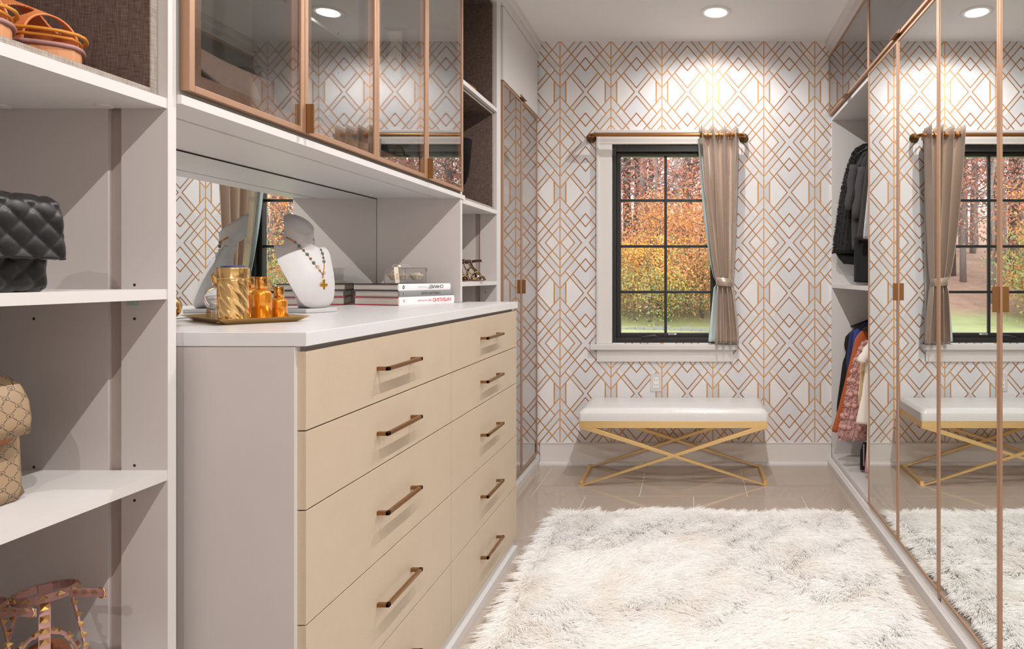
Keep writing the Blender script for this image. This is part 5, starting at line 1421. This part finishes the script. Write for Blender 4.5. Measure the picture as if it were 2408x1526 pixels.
def tufts(name, P, m, par, n, ln, wd, seed=1, rows=None, only=None):
    """short pointed locks standing off a garment surface"""
    R = random.Random(seed); mb = MB(); nz = len(P)-1; nk = len(P[0])
    for _ in range(n):
        i = R.uniform(0, nz-.01); k = R.randrange(nk) if only is None else R.randrange(*only) % nk
        a = Vector(P[int(i)][k]); b = Vector(P[int(i)+1][k]); p = a.lerp(b, i-int(i)); c = sum((Vector(q_) for q_ in P[int(i)]), Vector())/nk
        n_ = Vector(((p.x-c.x)*.35, (p.y-c.y)*3, 0)).normalized(); d_ = (n_*.8+Vector((R.uniform(-.5, .5), R.uniform(-.4, .4), R.uniform(-1.1, -.2)))).normalized()
        sd = d_.cross(Vector((R.uniform(-1, 1), R.uniform(-1, 1), 1))).normalized()*wd*R.uniform(.6, 1.2); L_ = ln*R.uniform(.6, 1.2)
        mb.add([tuple(p-sd-n_*.003), tuple(p+sd-n_*.003), tuple(p+d_*L_*.5+sd*.8+n_*.002), tuple(p+d_*L_)], [(0, 1, 2), (0, 2, 3)])
    return mb.obj(name, m, par, kind='stuff')
def px_edge(Y, pts): return [(CAMZ+(VY-y)*Y/F, (x-VX)*Y/F) for x, y in pts]
# upper row
e = px_edge(3.98, [(2030, 338), (2008, 350), (1994, 385), (1981, 430), (1972, 480), (1965, 540), (1960, 595)])
t, b_, P = garment(3.98, ZR1, e, e[-1][0], .095, M_furb, 'fur_coat', 'black curly fur coat, hanging nearest the papered wall on the upper rod', 'coat', 1)
tufts('fur_locks', P, M_furb, t, 5600, .010, .0035, 2)
e = px_edge(3.99, [(2010, 560), (1975, 575), (1972, 612), (1985, 622)])
garment(3.985, ZR1, [(1.365, .90), (1.34, .915)]+e[3:], e[-1][0], .05, M_blkc, 'long_dress', 'long black dress hem showing under the fur coat', 'dress', 2)
e = px_edge(3.86, [(2036, 345), (2015, 385), (2005, 430), (2003, 520), (2001, 585)])
garment(3.86, ZR1, e, e[-1][0], .05, M_wool, 'wool_jacket', 'charcoal wool jacket beside the black fur coat', 'jacket', 3, sleeve=(CAMZ+.67, .985, CAMZ+.40, .945, .035, .026))
e = px_edge(3.76, [(2042, 352), (2024, 390), (2015, 440), (2010, 505), (2006, 565)])
garment(3.76, ZR1, e, e[-1][0], .05, M_wool2, 'wool_coat', 'dark grey wool coat with long sleeves on the upper rod', 'coat', 4, sleeve=(CAMZ+.64, 1.01, CAMZ+.34, .965, .036, .028), sm=M_wool)
e = px_edge(3.66, [(2046, 352), (2036, 390), (2026, 460), (2016, 560)])
garment(3.66, ZR1, e, e[-1][0], .045, M_wool2, 'long_cardigan', 'plain dark taupe long cardigan on the upper rod', 'cardigan', 5)
e = px_edge(3.9, [(2020, 500), (2002, 590), (1997, 625), (1993, 668)])
garment(3.82, ZR1, [(1.62, 1.0), (1.36, .975), (1.21, .97)], 1.185, .16, M_blkc, 'velvet_skirt', 'long black velvet skirt touching the middle shelf', 'skirt', 6, fold=.010)
e = px_edge(3.57, [(2048, 352), (2042, 420), (2036, 500), (2031, 563)])
garment(3.57, ZR1, e, e[-1][0], .03, M_seq, 'sequin_jacket', 'silver sequin jacket beside the mirrored door', 'jacket', 7)
garment(3.48, ZR1, [(1.97, 1.02), (1.7, .98), (1.5, .97)], 1.40, .04, M_navy, 'navy_blouse', 'navy blue blouse next to the silver sequin jacket', 'blouse', 8)
garment(3.38, ZR1, [(1.97, 1.02), (1.7, .97), (1.5, .96)], 1.35, .05, M_wool2, 'wool_coat', 'dark coat mostly hidden behind the first mirrored door', 'coat', 9)
# lower row
e = px_edge(4.03, [(2015, 772), (1988, 790), (1984, 815), (1990, 830), (1982, 850), (1976, 900), (1968, 950), (1966, 985)])
garment(4.03, ZR2, [(.935, 1.08)]+e[1:], e[-1][0]-.02, .045, M_blkc, 'ruffled_dress', 'black dress with ruffled sleeves at the wall end of the lower rod', 'dress', 11)
garment(3.97, ZR2, [(.93, 1.08), (.87, .985), (.70, .965)], .52, .03, M_navy, 'navy_dress', 'navy patterned dress between the black and blue dresses', 'dress', 12)
garment(3.92, ZR2, [(.935, 1.06), (.88, 1.00), (.7, .98)], .55, .03, M_blue, 'blue_dress', 'royal blue dress behind the rust suede dress', 'dress', 13)
e = px_edge(3.85, [(2034, 768), (2012, 792), (1998, 850), (1985, 905), (1970, 960), (1956, 1008)])
garment(3.85, ZR2, e, e[-1][0]-.02, .05, M_rustc, 'suede_dress', 'long rust brown suede dress flaring towards the room', 'dress', 14, fold=.004)
e = px_edge(3.76, [(2034, 800), (2014, 840), (2004, 880), (1994, 930), (1982, 980), (1972, 1018), (1975, 1030)])
t, b_, P = garment(3.76, ZR2, e, e[-1][0], .085, M_pinkf, 'fur_vest', 'dusty pink curly fur coat on the lower rod', 'coat', 15)
tufts('fur_locks', P, M_pinkf, t, 4200, .022, .006, 5)
mb = MB(); R = random.Random(9)
for i in range(2, len(P)-1, 3):
    for k in range(0, 40, 2):
        p = Vector(P[i][k]); mb.ball((p.x+R.uniform(-.004, .004), p.y, p.z+R.uniform(-.01, .01)), R.uniform(.016, .022), 5, (1, 1, .85))
mb.obj('fur_curls', M_pinkf, t, kind='stuff')
garment(3.66, ZR2, [(.90, 1.05), (.80, 1.0), (.62, .97), (.42, .955)], .405, .035, M_pinks, 'satin_blouse', 'pale pink satin blouse next to the pink fur coat', 'blouse', 16)
fo2 = thing('patterned_scarf', (.99, 3.62, .45), 'cream and tan patterned scarf over the pale pink blouse', 'scarf')
MB().strip([(.985, 3.625, .78), (.978, 3.622, .70), (.972, 3.624, .62), (.968, 3.62, .54), (.965, 3.622, .47)], (1, .3, 0), [.02, .04, .035, .045, .02], .012).obj('scarf_cloth', mat('scarf_print', lin(222, 190, 150), .7, var=(60, .5)), fo2)
e = px_edge(3.56, [(2042, 790), (2038, 830), (2034, 870), (2027, 930), (2012, 996)])
garment(3.56, ZR2, e, e[-1][0], .05, M_cream, 'knit_top', 'cream short-sleeved knit top beside the mirrored door', 'top', 17, sleeve=(.84, .995, .745, .945, .022, .030))
garment(3.46, ZR2, [(.92, 1.04), (.8, .97), (.5, .955)], .16, .05, M_cream, 'ivory_gown', 'long ivory gown mostly hidden by the first mirrored door', 'dress', 18)
garment(3.72, ZR2, [(.250, 1.0), (.2, .985), (.15, .985)], .095, .05, M_blkc, 'garment_bag', 'long black garment bag with a white printed line under the pink coat', 'garment bag', 19, fold=.003)
mb = MB(); zt_ = .246
for k in range(12): mb.box(.994, 1.000, 3.6905, 3.6925, zt_-.0105*k-.007, zt_-.0105*k)
tw = mb.obj('printed_line', M_edge, bpy.data.objects['garment_bag'], label='white printed line of small letters')
garment(3.60, ZR2, [(.40, 1.0), (.30, .99), (.15, .98)], .105, .03, M_pinkf, 'mauve_slip', 'mauve slip dress hem hanging near the closet floor', 'dress', 20)
